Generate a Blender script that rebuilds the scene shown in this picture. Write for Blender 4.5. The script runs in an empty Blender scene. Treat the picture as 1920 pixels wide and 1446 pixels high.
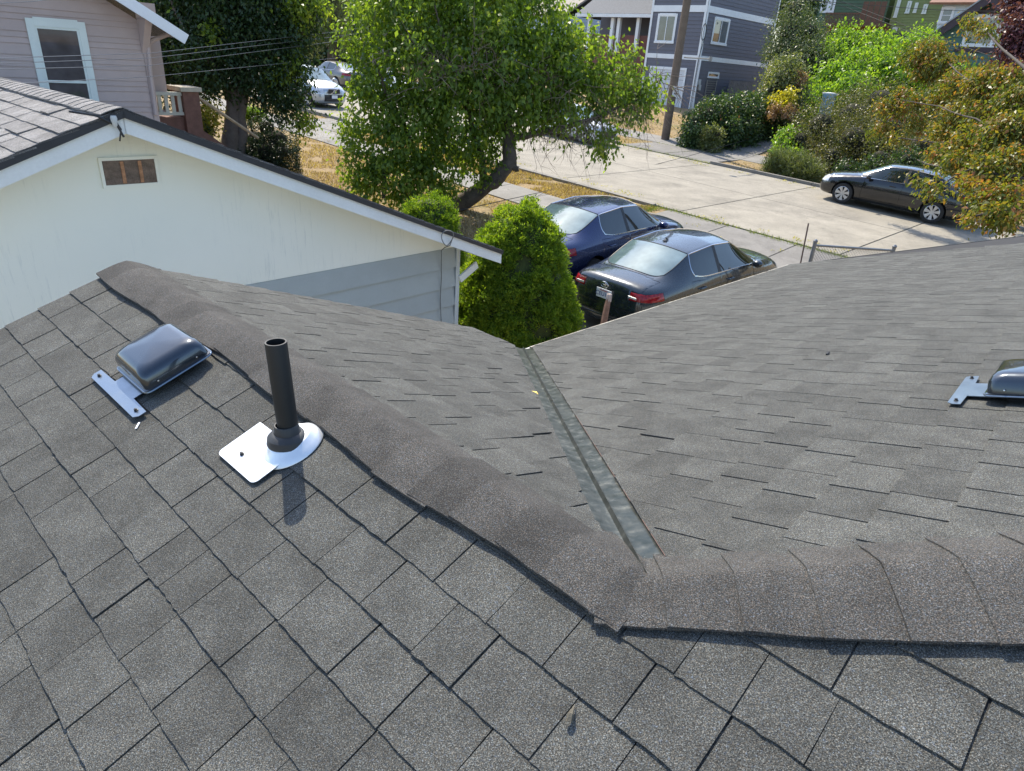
import bpy, bmesh, math, random
import numpy as np
from mathutils import Vector, Matrix
random.seed(7); rng = np.random.default_rng(7)
R = math.radians
SC = bpy.context.scene
COL = SC.collection

# ---------------------------------------------------------------- camera
CZ = 4.2                                        # height of the lens above the world's zero
FPX, PITCH, ROLL = 1250.0, 0.44904, 0.07276     # focal length in 1920-px pixels, look-down angle, tilt
FWD = np.array([0, math.cos(PITCH), -math.sin(PITCH)])
_r = np.array([1.0, 0, 0]); _u = np.array([0, math.sin(PITCH), math.cos(PITCH)])
RGT = math.cos(ROLL) * _r + math.sin(ROLL) * _u
UPV = -math.sin(ROLL) * _r + math.cos(ROLL) * _u
CAMP = np.array([0, 0, CZ])
cam = bpy.data.objects.new('camera', bpy.data.cameras.new('camera'))
COL.objects.link(cam); SC.camera = cam
cam.matrix_world = Matrix(((RGT[0], UPV[0], -FWD[0], 0), (RGT[1], UPV[1], -FWD[1], 0), (RGT[2], UPV[2], -FWD[2], CZ), (0, 0, 0, 1)))
cam.data.sensor_width = 36; cam.data.lens = FPX / 1920 * 36
cam.data.clip_start = 0.05; cam.data.clip_end = 2000

# ---------------------------------------------------------------- light
SUN_AZ, SUN_EL = R(-23), R(53.5)
w = bpy.data.worlds.new('World'); SC.world = w; w.use_nodes = True
sky = w.node_tree.nodes.new('ShaderNodeTexSky'); sky.sky_type = 'NISHITA'
sky.sun_disc = False; sky.sun_elevation = SUN_EL; sky.sun_rotation = SUN_AZ % (2 * math.pi)
sky.air_density = 1.0; sky.dust_density = 1.2; sky.ozone_density = 1.2
bg = w.node_tree.nodes['Background']; bg.inputs[1].default_value = 0.15
w.node_tree.links.new(sky.outputs[0], bg.inputs[0])
sun = bpy.data.objects.new('sun', bpy.data.lights.new('sun', 'SUN')); COL.objects.link(sun)
sun.data.energy = 3.3; sun.data.angle = R(0.53); sun.data.color = (1, .91, .76)
sd_ = Vector((math.sin(SUN_AZ) * math.cos(SUN_EL), math.cos(SUN_AZ) * math.cos(SUN_EL), math.sin(SUN_EL)))
sun.rotation_euler = sd_.to_track_quat('Z', 'Y').to_euler(); sun.location = (0, 0, 30)
SC.view_settings.view_transform = 'Standard'; SC.view_settings.look = 'None'
SC.view_settings.exposure = 1.12; SC.view_settings.gamma = 1
SC.view_settings.use_curve_mapping = False

# ---------------------------------------------------------------- where things stand
A_ = np.array
def ray(px, py):
    d = FWD + (px - 960) / FPX * RGT - (py - 723) / FPX * UPV
    return d / np.linalg.norm(d)
def on_plane(px, py, P0, n):
    d = ray(px, py); return CAMP + d * (np.dot(n, A_(P0) - CAMP) / np.dot(n, d))
def at_dist(px, py, D):                      # point at horizontal distance D
    d = ray(px, py); return CAMP + d * (D / math.hypot(d[0], d[1]))
def pxm(px, py, D, r):                       # pixels -> metres there
    P = at_dist(px, py, D) - CAMP
    return r / FPX * float(P @ FWD)
def proj(P):
    d = A_(P) - CAMP; zc = d @ FWD
    if zc < .05: return None
    return 960 + FPX * (d @ RGT) / zc, 723 - FPX * (d @ UPV) / zc
AZS = R(-47.5)                               # the street runs this way (a), c is measured across it
SD = A_([math.sin(AZS), math.cos(AZS), 0]); PD = A_([math.cos(AZS), -math.sin(AZS), 0]); ZZ = A_([0, 0, 1.0])
def sstep(x, a, b):
    t = min(max((x - a) / (b - a), 0), 1); return t * t * (3 - 2 * t)
def HG(a, c):                                # height of the ground
    z = CZ - 3.72 + .045 * (a - 4.09)
    if c < 17.2: z -= .055 * (17.2 - max(c, -30))
    if c > 30:
        z += .09 * (min(c, 44) - 30) + .02 * max(0, min(c, 200) - 44)
        k = 1 - sstep(a, 9, 17)
        z += k * .20 * max(0, min(c, 62) - 32)
    return z
def ac(a, c, dz=0): 
    P = SD * a + PD * c; P[2] = HG(a, c) + dz; return P
def to_ac(P): return float(P[0] * SD[0] + P[1] * SD[1]), float(P[0] * PD[0] + P[1] * PD[1])
def gz(x, y):
    a, c = to_ac((x, y)); return HG(a, c)
def at_g(px, py):
    d = ray(px, py); t = 1.0
    while t < 300:
        X = CAMP + d * t
        if X[2] < gz(X[0], X[1]): break
        t += .03
    return A_([X[0], X[1], gz(X[0], X[1])])

# ---------------------------------------------------------------- scene book-keeping
ORG = {}
def tag(o, label=None, cat=None, group=None, kind=None):
    if label: o['label'] = label
    if cat: o['category'] = cat
    if group: o['group'] = group
    if kind: o['kind'] = kind
    return o
def thing(name, loc, label, cat, group=None, rz=0):
    o = bpy.data.objects.new(name, None); COL.objects.link(o); o.location = loc; o.rotation_euler = (0, 0, rz)
    o.empty_display_size = .2; ORG[o.name] = A_(loc, float) if rz == 0 else np.zeros(3)
    return tag(o, label, cat, group)
class MB:
    def __init__(s): s.v = []; s.f = []; s.m = []
    def poly(s, pts, m=0):
        i = len(s.v); s.v += [tuple(map(float, p)) for p in pts]; s.f.append(tuple(range(i, i + len(pts)))); s.m.append(m)
    def mesh(s, V, F, m=0):
        i = len(s.v); s.v += [tuple(map(float, p)) for p in V]
        for f in F: s.f.append(tuple(i + k for k in f)); s.m.append(m)
    def box(s, c, size, ax=None, m=0):
        c = A_(c, float); X, Y, Z = ax if ax is not None else (A_([1, 0, 0]), A_([0, 1, 0]), ZZ)
        h = [d / 2 for d in size]
        V = [c + X * h[0] * i + Y * h[1] * j + Z * h[2] * k for k in (-1, 1) for j in (-1, 1) for i in (-1, 1)]
        s.mesh(V, [(0, 2, 3, 1), (4, 5, 7, 6), (0, 1, 5, 4), (2, 6, 7, 3), (0, 4, 6, 2), (1, 3, 7, 5)], m); return s
    def prism(s, pts, n, t, m=0, back=True):   # polygon pts, extruded by -n*t
        pts = [A_(p, float) for p in pts]; n = A_(n, float); k = len(pts)
        nn = np.zeros(3)
        for i in range(k): nn += np.cross(pts[i] - pts[0], pts[(i + 1) % k] - pts[0])
        if nn @ n < 0: pts = pts[::-1]
        V = pts + [p - n * t for p in pts]
        F = [tuple(range(k))] + [(i, i + k, (i + 1) % k + k, (i + 1) % k) for i in range(k)]
        if back: F.append(tuple(range(2 * k - 1, k - 1, -1)))
        s.mesh(V, F, m); return s
    def tube(s, pts, r, n=8, m=0, cap=True, closed=False):
        pts = [A_(p, float) for p in pts]; K = len(pts)
        rr = r if hasattr(r, '__len__') else [r] * K
        up = None; V = []
        for i in range(K):
            a = pts[(i - 1) % K if closed else max(i - 1, 0)]; b = pts[(i + 1) % K if closed else min(i + 1, K - 1)]
            t = b - a; t = t / (np.linalg.norm(t) + 1e-9)
            if up is None: up = A_([0, 0, 1.0]) if abs(t[2]) < .9 else A_([1.0, 0, 0])
            x = np.cross(t, up); x /= np.linalg.norm(x) + 1e-9; y = np.cross(x, t); up = y
            for k in range(n):
                q = 2 * math.pi * k / n; V.append(pts[i] + (x * math.cos(q) + y * math.sin(q)) * rr[i])
        F = []
        for i in range(K if closed else K - 1):
            j = (i + 1) % K
            for k in range(n): F.append((i * n + k, i * n + (k + 1) % n, j * n + (k + 1) % n, j * n + k))
        if cap and not closed: F += [tuple(range(n))[::-1], tuple((K - 1) * n + k for k in range(n))]
        s.mesh(V, F, m); return s
    def lathe(s, prof, c, n=24, m=0, ax=None):
        X, Y, Z = ax if ax is not None else (A_([1.0, 0, 0]), A_([0, 1.0, 0]), ZZ)
        V = []; c = A_(c, float)
        for r, z in prof:
            for k in range(n):
                q = 2 * math.pi * k / n; V.append(c + X * r * math.cos(q) + Y * r * math.sin(q) + Z * z)
        F = [(i * n + k, i * n + (k + 1) % n, (i + 1) * n + (k + 1) % n, (i + 1) * n + k) for i in range(len(prof) - 1) for k in range(n)]
        s.mesh(V, F, m); return s
    def build(s, name, mats, parent=None, smooth=False, label=None, bevel=0, seg=2, org=None, angle=40):
        me = bpy.data.meshes.new(name)
        if org is None: org = ORG.get(parent.name, np.zeros(3)) if parent else np.zeros(3)
        me.from_pydata([(x - org[0], y - org[1], z - org[2]) for x, y, z in s.v], [], s.f)
        if not isinstance(mats, (list, tuple)): mats = [mats]
        for m in mats: me.materials.append(m)
        if len(mats) > 1: me.polygons.foreach_set('material_index', s.m)
        if bevel:
            bm = bmesh.new(); bm.from_mesh(me); bmesh.ops.remove_doubles(bm, verts=bm.verts, dist=1e-5)
            E = [e for e in bm.edges if len(e.link_faces) == 2 and e.calc_face_angle(0) > R(30)]
            bmesh.ops.bevel(bm, geom=E, offset=bevel, segments=seg, affect='EDGES', profile=.5, clamp_overlap=True)
            bm.to_mesh(me); bm.free()
        if smooth:
            me.shade_smooth()
            try: me.set_sharp_from_angle(angle=R(angle))
            except Exception: pass
        o = bpy.data.objects.new(name, me); COL.objects.link(o)
        if parent: o.parent = parent
        ORG[o.name] = org
        if label: o['label'] = label
        return o
def copy_tree(o, parent=None):
    c = o.copy(); COL.objects.link(c); c.parent = parent; ORG[c.name] = ORG.get(o.name, np.zeros(3))
    for ch in list(o.children): copy_tree(ch, c)
    return c
def clip(poly, a, b, c):                      # keep a*x + b*y <= c
    out = []; k = len(poly)
    for i in range(k):
        p, q = poly[i], poly[(i + 1) % k]; dp = a * p[0] + b * p[1] - c; dq = a * q[0] + b * q[1] - c
        if dp <= 0: out.append(p)
        if (dp < 0 < dq) or (dq < 0 < dp):
            t = dp / (dp - dq); out.append((p[0] + (q[0] - p[0]) * t, p[1] + (q[1] - p[1]) * t))
    return out
def area(poly):
    return abs(sum(poly[i][0] * poly[(i + 1) % len(poly)][1] - poly[(i + 1) % len(poly)][0] * poly[i][1] for i in range(len(poly)))) / 2

# ---------------------------------------------------------------- materials
class NT:
    def __init__(s, name):
        s.mat = bpy.data.materials.new(name); s.mat.use_nodes = True; s.t = s.mat.node_tree
        s.b = s.t.nodes['Principled BSDF']; s.out = s.t.nodes['Material Output']
        s.geo = s.t.nodes.new('ShaderNodeNewGeometry'); s.pos = s.geo.outputs['Position']
    def n(s, kind, **kw):
        o = s.t.nodes.new('ShaderNode' + kind)
        for k, v in kw.items():
            if k.startswith('i_'): 
                key = k[2:]; key = int(key) if key.isdigit() else key
                if hasattr(v, 'links'): s.t.links.new(v, o.inputs[key])
                else: o.inputs[key].default_value = v
            else: setattr(o, k, v)
        return o
    def link(s, a, b): s.t.links.new(a, b)
    def noise(s, scale, detail=3, rough=.55, vec=None):
        o = s.n('TexNoise', i_Scale=scale, i_Detail=detail, i_Roughness=rough); s.link(vec or s.pos, o.inputs['Vector']); return o.outputs[0]
    def ramp(s, fac, stops):
        o = s.n('ValToRGB'); s.link(fac, o.inputs[0]); e = o.color_ramp.elements
        while len(e) < len(stops): e.new(.5)
        for el, (p, c) in zip(e, stops): el.position = p; el.color = (c[0], c[1], c[2], 1) if hasattr(c, '__len__') else (c, c, c, 1)
        return o.outputs[0]
    def mix(s, f, a, b, mode='MIX'):
        o = s.n('Mix', data_type='RGBA', blend_type=mode)
        for i, v in ((0, f), (6, a), (7, b)):
            if hasattr(v, 'links'): s.link(v, o.inputs[i])
            else: o.inputs[i].default_value = v if i == 0 else (v[0], v[1], v[2], 1)
        return o.outputs[2]
    def math(s, op, a, b=0.0, c=None, clamp=False):
        o = s.n('Math', operation=op, use_clamp=clamp)
        for i, v in enumerate((a, b) if c is None else (a, b, c)):
            if hasattr(v, 'links'): s.link(v, o.inputs[i])
            else: o.inputs[i].default_value = v
        return o.outputs[0]
    def col(s, c): 
        if hasattr(c, 'links'): s.link(c, s.b.inputs['Base Color'])
        else: s.b.inputs['Base Color'].default_value = (c[0], c[1], c[2], 1)
    def set(s, **kw):
        for k, v in kw.items():
            k = k.replace('_', ' ')
            if hasattr(v, 'links'): s.link(v, s.b.inputs[k])
            else: s.b.inputs[k].default_value = v
        return s
    def bump(s, h, strength=.3, dist=.01):
        o = s.n('Bump', i_Strength=strength, i_Distance=dist); s.link(h, o.inputs['Height']); s.link(o.outputs[0], s.b.inputs['Normal'])
    def sep(s):
        o = s.n('SeparateXYZ'); s.link(s.pos, o.inputs[0]); return o.outputs
    def rnd(s):                               # one random number per piece
        oi = s.n('ObjectInfo').outputs['Random']; return s.math('FRACT', s.math('ADD', oi, s.geo.outputs['Random Per Island']))
MC = {}
def simple(name, col, rough=.6, var=.12, scale=3, fine=60, bump=.15, metal=0, piece=0, **kw):
    if name in MC: return MC[name]
    t = NT(name)
    n1 = t.noise(scale, 4); n2 = t.noise(fine, 3)
    f = t.math('ADD', t.math('MULTIPLY', n1, .65), t.math('MULTIPLY', n2, .35))
    lo = [x * (1 - var * 1.6) for x in col]; hi = [min(1, x * (1 + var * 1.3)) for x in col]
    c = t.ramp(f, [(.3, lo), (.7, hi)])
    if piece:
        r = t.rnd(); g = t.ramp(r, [(0, 1 - piece), (1, 1.0)]); c = t.mix(1.0, c, g, 'MULTIPLY')
    t.col(c); t.set(Roughness=rough, Metallic=metal, **kw)
    if bump: t.bump(n2, bump, .006)
    MC[name] = t.mat; return t.mat

def mat_shingle(name='asphalt_shingle', base=(.077, .083, .080), brown=(.090, .084, .070), lift=1.0, tone=(.82, 1.12)):
    t = NT(name); r = t.rnd()
    g = t.noise(330, 2, .7); g2 = t.noise(620, 1, .6)
    s1 = t.ramp(g, [(.33, .22), (.46, .7), (.56, 1.15), (.66, 2.7)])
    s2 = t.ramp(g2, [(.35, .7), (.6, 1.1), (.72, 1.9)])
    hue = t.noise(240, 1)
    c = t.mix(t.ramp(hue, [(.42, 0), (.62, 1)]), [x * lift for x in base], [x * lift for x in brown])
    c = t.mix(t.ramp(t.noise(170, 1), [(.60, 0), (.72, .6)]), c, [x * lift for x in (.08, .10, .13)])
    big = t.ramp(t.noise(7, 4, .65), [(.3, .70), (.7, 1.2)])
    pc = t.ramp(r, [(0, tone[0]), (.5, 1.0), (1, tone[1])])
    for k in (s1, s2, big, pc): c = t.mix(1.0, c, k, 'MULTIPLY')
    t.col(c); t.set(Roughness=.86); t.b.inputs['Specular IOR Level'].default_value = .35
    t.bump(t.math('ADD', g, t.math('MULTIPLY', g2, .5)), .9, .0035)
    return t.mat
def mat_leaf(name, stops, trans=.45, gloss=.42):
    t = NT(name); at = t.n('Attribute', attribute_name='tone')
    n = t.math('ADD', at.outputs['Fac'], t.math('MULTIPLY', t.math('SUBTRACT', t.noise(1.1, 2), .5), .5))
    c = t.ramp(n, stops); t.col(c); t.set(Roughness=gloss); t.b.inputs['Specular IOR Level'].default_value = .4
    tr = t.n('BsdfTranslucent'); tc = t.mix(1.0, c, (1.7, 1.75, .55), 'MULTIPLY'); t.link(tc, tr.inputs[0])
    mx = t.n('MixShader', i_0=trans); t.link(t.b.outputs[0], mx.inputs[1]); t.link(tr.outputs[0], mx.inputs[2]); t.link(mx.outputs[0], t.out.inputs[0])
    return t.mat
def mat_paint(name, col, metal=.35, rough=.28, coat=1.0):
    t = NT(name); fl = t.noise(900, 1); c = t.ramp(fl, [(.35, [x * .85 for x in col]), (.65, [min(1, x * 1.15) for x in col])]); t.col(c)
    dust = t.ramp(t.noise(14, 4), [(.4, rough), (.75, rough + .12)])
    t.set(Metallic=metal, Roughness=dust); t.b.inputs['Coat Weight'].default_value = coat; t.b.inputs['Coat Roughness'].default_value = .04
    return t.mat
def mat_glass(name, col=(.012, .018, .02), spec=.9, coat=1.0):
    t = NT(name); c = t.ramp(t.noise(3, 2), [(.3, [x * .7 for x in col]), (.7, [x * 1.4 for x in col])]); t.col(c)
    t.set(Roughness=.03); t.b.inputs['Specular IOR Level'].default_value = spec; t.b.inputs['Coat Weight'].default_value = coat; t.b.inputs['Coat Roughness'].default_value = .02
    return t.mat
SH = mat_shingle()
SHN = mat_shingle('neighbour_shingle', (.23, .23, .235), (.27, .25, .225))
WOODW = simple('weathered_white_paint', (.74, .77, .76), .6, .06, 2, 40, .2)
BARK = simple('bark', (.10, .078, .058), .9, .35, 6, 35, 1.0)
BLACKP = simple('black_plastic', (.022, .024, .027), .5, .1, 10, 90, .05)
RUB = simple('black_rubber', (.016, .016, .017), .75, .15, 10, 90, .1)
CHROME = simple('chrome', (.75, .76, .78), .15, .03, 5, 60, 0, metal=1)
DKCAV = simple('dark_cavity', (.008, .008, .009), .8, .1, 5, 50, 0)
WTRIM = simple('white_trim', (.76, .78, .80), .5, .05, 3, 50, .1)
# ---------------------------------------------------------------- the roof the camera looks over
K = 1.2
u = A_([-0.747, 0.665, 0]); u /= np.linalg.norm(u); v = A_([u[1], -u[0], 0])
SL = .3732
wA = (v + SL * ZZ) / math.hypot(1, SL); nA = np.cross(u, wA); nA *= np.sign(nA[2])
OA = CAMP - nA * 1.27195 * K
def PA(x, y): return OA + u * x + wA * y            # on the near slope
V1 = 1.03 * K; U1 = 3.395 * K; U0 = .49 * K
yR = (V1 - float((OA - CAMP) @ v)) / float(wA @ v)   # near-slope coordinate of the ridge
def ridge(x): return PA(x, yR)
J = ridge(U0)
hd = A_([-.782, .623]); T = 1.0
Hq = (U0 + hd[0], V1 + hd[1]); yq = (Hq[1] - float((OA - CAMP) @ v)) / float(wA @ v); HIP1 = PA(Hq[0], yq)
hipd = (HIP1 - J) / np.linalg.norm(HIP1 - J)
wB = (-v + SL * ZZ) / math.hypot(1, SL); nB = np.cross(u, wB); nB *= np.sign(nB[2])
VB = on_plane(982, 657, J, nB)                       # foot of the valley
nC = np.cross(HIP1 - J, VB - J); nC *= np.sign(nC[2]); nC /= np.linalg.norm(nC)
E1 = on_plane(1481, 497, J, nC); XC = (E1 - VB) / np.linalg.norm(E1 - VB); wC = np.cross(nC, XC); wC *= np.sign(wC[2])
E1 = on_plane(1481, 497, J, nC); R1 = on_plane(1920, 443, J, nC)
house = thing('house', (0, 0, 0), 'low house under the dark grey shingle roof with ridges and a metal valley', 'house')

EXPO = .143 * K
class Tabs:
    def __init__(s): s.items = []
    def lay(s, O, X, Y, N, rows, xr, cuts, widths=(.24, .22, .25, .15, .235, .20), gap=.004, tilt=.011, expo=EXPO, seed=1, clipf=None, lift=.004, th=.006, liftf=None):
        rg = random.Random(seed)
        for k, y0 in enumerate(rows):
            x = xr[0] - rg.uniform(0, .3)
            while x < xr[1]:
                W = rg.choice(widths) * rg.uniform(.92, 1.08); x2 = x + W
                g = gap * rg.uniform(.5, 1.6); yj = y0 + rg.uniform(-.001, .001); sk = rg.uniform(-.0012, .0012)
                n = 7; pts = [(x + (W - g) * i / n, yj + sk * i / n + rg.uniform(-.0024, .0024)) for i in range(n + 1)]
                pts += [(x2 - g + rg.uniform(-.003, .003), y0 + 1.85 * expo), (x + rg.uniform(-.003, .003), y0 + 1.85 * expo)]
                for c in (clipf(x + W / 2) if clipf else cuts): pts = clip(pts, *c)
                x = x2
                if len(pts) < 3 or area(pts) < .0009: continue
                lf = rg.random() ** 3 * lift * (liftf(x - W, y0) if liftf else 1)
                z = lambda y: tilt + lf * (1 - (y - y0) / expo * .5) - tilt * (y - y0) / (1.85 * expo)
                P3 = [O + X * a + Y * b + N * z(b) for a, b in pts]
                q = [proj(P) for P in P3]
                if any(i is None for i in q): A = 0
                else:
                    A = area(q); cx = sum(i[0] for i in q) / len(q); cy = sum(i[1] for i in q) / len(q)
                    if not (-60 < cx < 1980 and -60 < cy < 1500): A = 0
                s.items.append((A, P3, N, th))
    def build(s, parent, mat, limit, name='shingle'):
        s.items.sort(key=lambda t: -t[0]); rest = MB()
        for i, (A, P3, N, th) in enumerate(s.items):
            if i < limit and A > 40:
                b = MB(); b.prism(P3, N, th, back=False); b.build(name, mat, parent)
            else: rest.prism(P3, N, th, back=False)
        if rest.f:
            o = rest.build(name + '_rows', mat, parent); o['kind'] = 'stuff'
def line2(O, X, Y, P, Q, inside, off=0):            # half-plane through P-Q keeping `inside`
    f = lambda S: A_([(S - O) @ X, (S - O) @ Y]); p, q, i = f(P), f(Q), f(inside)
    t = q - p; nrm = A_([t[1], -t[0]]); nrm /= np.linalg.norm(nrm)
    if nrm @ (i - p) > 0: nrm = -nrm
    return (nrm[0], nrm[1], nrm @ p - off)

tabs = Tabs()
# near slope
rowsA = [.4926 * K - EXPO * k for k in range(-16, 17)]
hipA = (HIP1 - OA) @ wA; slope = (((HIP1 - OA) @ wA) - yR) / (((HIP1 - OA) @ u) - U0)
def clipA(xc):
    if xc > U0: return [(0, 1, yR - .04), (1, 0, U1)]
    return [(-slope, 1, yR - .05 - slope * U0), (1, 0, U1)]
tabs.lay(OA, u, wA, nA, rowsA, (-2.9, U1 + .1), [], clipf=clipA, seed=3, gap=.0042)
# far slope of the wing
OB = J - u * 0
def vdist(P): return float(np.linalg.norm(np.cross(P - J, (VB - J) / np.linalg.norm(VB - J))))
lfB = lambda x, y: .3 + .7 * (vdist(OB + u * x + wB * y) < .30)
lfC = lambda x, y: .3 + .7 * (vdist(VB + XC * x + wC * y) < .30)
vlen = float((J - VB) @ wB)
rowsB = [-(vlen) + EXPO * k for k in range(0, int(vlen / EXPO) + 1)]
insB = J + u * 2 - wB * .5
tabs.lay(OB, u, wB, nB, rowsB, (-.2, U1 - U0 + .2), [line2(OB, u, wB, J, VB, insB, .078), (0, 1, -.04), (1, 0, U1 - U0)], seed=5, gap=.0068, lift=.007, liftf=lfB)
# big right slope
OC = VB.copy(); insC = VB + XC * 3 + wC * .5
yE = 0.0; yTop = float((HIP1 + hipd * 2.6 - OC) @ wC)
x8 = float((E1 - OC) @ XC)
rowsC = [EXPO * k for k in range(0, int(yTop / EXPO) + 2)]
HQ = J + hipd * 4.2
tabs.lay(OC, XC, wC, nC, rowsC, (-3.3, x8 + .1), [line2(OC, XC, wC, J, VB, insC, .078), line2(OC, XC, wC, J, HQ, insC, .04), line2(OC, XC, wC, E1, R1, insC), (0, 1, float((HQ - OC) @ wC))], seed=8, gap=.0068, lift=.006, liftf=lfC)
tabs.build(house, SH, 298)

deckm = simple('roof_felt', (.02, .02, .021), .9, .2, 5, 60, .2)
RK = R1 + (R1 - E1) / np.linalg.norm(R1 - E1) * .1
tR = float((HQ - E1) @ wC); RT = E1 + (R1 - E1) / np.linalg.norm(R1 - E1) * (tR / float(((R1 - E1) / np.linalg.norm(R1 - E1)) @ wC))
b = MB()
LA = PA(U1, yR - 4.4); RA = PA(-3.2, yR - 4.4)
hx = float((HQ - OA) @ u); AQ = PA(hx, float((HQ - OA) @ wA))
b.prism([LA, RA, PA(-3.2, float((AQ - OA) @ wA)), AQ, J, PA(U1, yR)], nA, .03)
e_ = ridge(U1); eb = on_plane(950, 655, J, nB)
gb = PA(U1, yR) - wB * vlen
b.prism([J, e_, gb, VB], nB, .03)
b.prism([J, VB, E1, RT, HQ], nC, .03)
b.build('roof_deck', deckm, house)
# back slope of the main ridge, turned away from the lens
b = MB(); nD = A_([-(nC[0]), -(nC[1]), nC[2]]); dn = -nD.copy(); dn = A_([nD[0], nD[1], 0]); dn /= np.linalg.norm(dn); dn = dn * 3 - ZZ * 1.1
b.prism([HQ - nD * .0, RT, RT + dn, HQ + dn], nD, .04); b.build('back_slope', SH, house)
# walls under the eaves
wallm = simple('own_wall_paint', (.55, .56, .53), .7, .06, 3, 60, .15)
def wall_box(pts, ztop, zbot, name, mat, parent):
    b = MB(); b.prism([A_([q[0], q[1], ztop]) for q in pts], ZZ, ztop - zbot); return b.build(name, mat, parent)
def hv(a, c): return (u * a + v * c)
zE = VB[2] - .16
wall_box([hv(U1 - .35, V1 - 3.6), hv(-3.0, V1 - 3.6), hv(-3.0, V1 + 2.2), hv(1.4, V1 + 2.1), hv(U1 - .35, V1 + vlen * .9)], zE - .35, 0, 'wall', wallm, house)
me = E1 - XC * .35 - wC * -.4
q0 = VB + XC * .3; q1 = E1 - XC * .35
cc_ = [q0 + A_([wC[0], wC[1], 0]) * .4, q1 + A_([wC[0], wC[1], 0]) * .4, q1 + A_([wC[0], wC[1], 0]) * 3.3, q0 + A_([wC[0], wC[1], 0]) * 3.3]
wall_box(cc_, zE - .05, -1.0, 'wall', wallm, house)
fas = simple('fascia_paint', (.62, .62, .58), .6, .08, 3, 60, .15)
b = MB()
for P, Q, n_, off in ((VB, E1, nC, .012), ):
    d = (Q - P) / np.linalg.norm(Q - P); out = -A_([wC[0], wC[1], 0]); out /= np.linalg.norm(out)
    b.box((P + Q) / 2 + out * .03 - ZZ * .10, (np.linalg.norm(Q - P), .03, .17), (d, out, ZZ))
b.build('fascia', fas, house)
b = MB(); d = (R1 - E1) / np.linalg.norm(R1 - E1); side = XC
b.box(E1 + d * 2 + XC * .03 - ZZ * .10, (4.0, .03, .17), (d, side, ZZ)); b.build('fascia', fas, house)
drip = simple('drip_edge_metal', (.66, .62, .52), .4, .15, 6, 60, .1, metal=.35)
b = MB(); d = XC
L = float((E1 - VB) @ XC) - .12; out = -wC
b.box(VB + XC * (.12 + L / 2) + out * .022 + nC * .004, (L, .03, .004), (XC, wC, nC))
b.box(VB + XC * (.12 + L / 2) + out * .037 - nC * .012, (L, .004, .03), (XC, wC, nC))
b.build('drip_edge', drip, house)
b = MB(); b.box(E1 + d * 0 + (R1 - E1) / np.linalg.norm(R1 - E1) * 2 + XC * .012 + nC * .0, (4.0, .03, .012), ((R1 - E1) / np.linalg.norm(R1 - E1), XC, nC)); b.build('drip_edge', BLACKP, house)

# ridge and hip caps, one bent piece after another
def cap_piece(C0, C1, lA, sA, lB, sB, WA, WB, z0, z1, seed):
    rg = random.Random(seed); xs = [-1, -.86, -.66, -.46, -.28, -.12, 0, .12, .28, .46, .66, .86, 1]; r = .12; n = len(xs); V = []
    up = ZZ
    for j, (C, z, WA_) in enumerate(((C0, z0, WA[0]), ((C0 + C1) / 2, (z0 + z1) / 2, (WA[0] + WA[1]) / 2), (C1, z1, WA[1]))):
        for x in xs:
            W_ = WA_ if x < 0 else WB; d = abs(x) * W_; l, s_ = (lA, sA) if x < 0 else (lB, sB)
            h = math.sqrt(d * d + r * r) - r * .80
            jit = rg.uniform(-.004, .004) if abs(x) == 1 else 0
            V.append(C + l * (d + jit) - up * s_ * h + up * (((z - .027) + (.028 + .016 * x if x < 0 else .028 - .060 * x)) + (rg.uniform(-.003, .002) if abs(x) == 1 else 0)))
    m = len(V); V2 = [p - ZZ * .007 for p in V]
    F = [(j * n + i, j * n + i + 1, (j + 1) * n + i + 1, (j + 1) * n + i) for j in range(2) for i in range(n - 1)]
    F += [(i + 1, i, i + m, i + 1 + m) for i in range(n - 1)] + [(2 * n + i, 2 * n + i + 1, 2 * n + i + 1 + m, 2 * n + i + m) for i in range(n - 1)]
    F += [(j * n, (j + 1) * n, (j + 1) * n + m, j * n + m) for j in range(2)] + [((j + 1) * n + n - 1, j * n + n - 1, j * n + n - 1 + m, (j + 1) * n + n - 1 + m) for j in range(2)]
    b = MB(); b.mesh(V + V2, F); return b
CAPM = mat_shingle('ridge_cap_shingle', (.062, .065, .064), (.080, .068, .056), 1.0, (.72, 1.1))
lv = v
t = 0; i = 0
Lr = U1 - U0
while t < Lr - .03:
    C0 = ridge(U1 + .01 - t); C1 = ridge(U1 + .01 - min(t + EXPO * 1.5, Lr + .03))
    wv = .150 + .012 * math.sin(t * 3.1) + .01 * math.sin(t * 7.7); wv2 = .150 + .012 * math.sin((t + .2) * 3.1) + .01 * math.sin((t + .2) * 7.7)
    cap_piece(C0, C1, -v, SL, v, SL, (wv * 1.08, wv2 * 1.08), .22, .030, .024, i).build('ridge_cap', CAPM, house, smooth=True, angle=50); t += EXPO; i += 1
hp = A_([hipd[0], hipd[1], 0]); hp /= np.linalg.norm(hp); pr_ = A_([-hp[1], hp[0], 0])
if pr_ @ (-v) < 0: pr_ = -pr_
def dslope(nn, l): return float((nn[0] * l[0] + nn[1] * l[1]) / nn[2])
sHA = dslope(nA, pr_); sHC = dslope(nC, -pr_)
tilt_ = math.hypot(hipd[0], hipd[1])
t = -.14; i = 0
while t < 3.4:
    C0 = J + hipd * t; C1 = J + hipd * (t + EXPO * 1.5)
    f = lambda q: .118 + .110 * sstep(q, -.2, .95) + .006 * math.sin(q * 6)
    cap_piece(C0, C1, pr_, sHA, -pr_, sHC, (f(t), f(t + .25)), .22, .033, .025, 100 + i).build('ridge_cap', CAPM, house, smooth=True, angle=50); t += EXPO; i += 1

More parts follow.
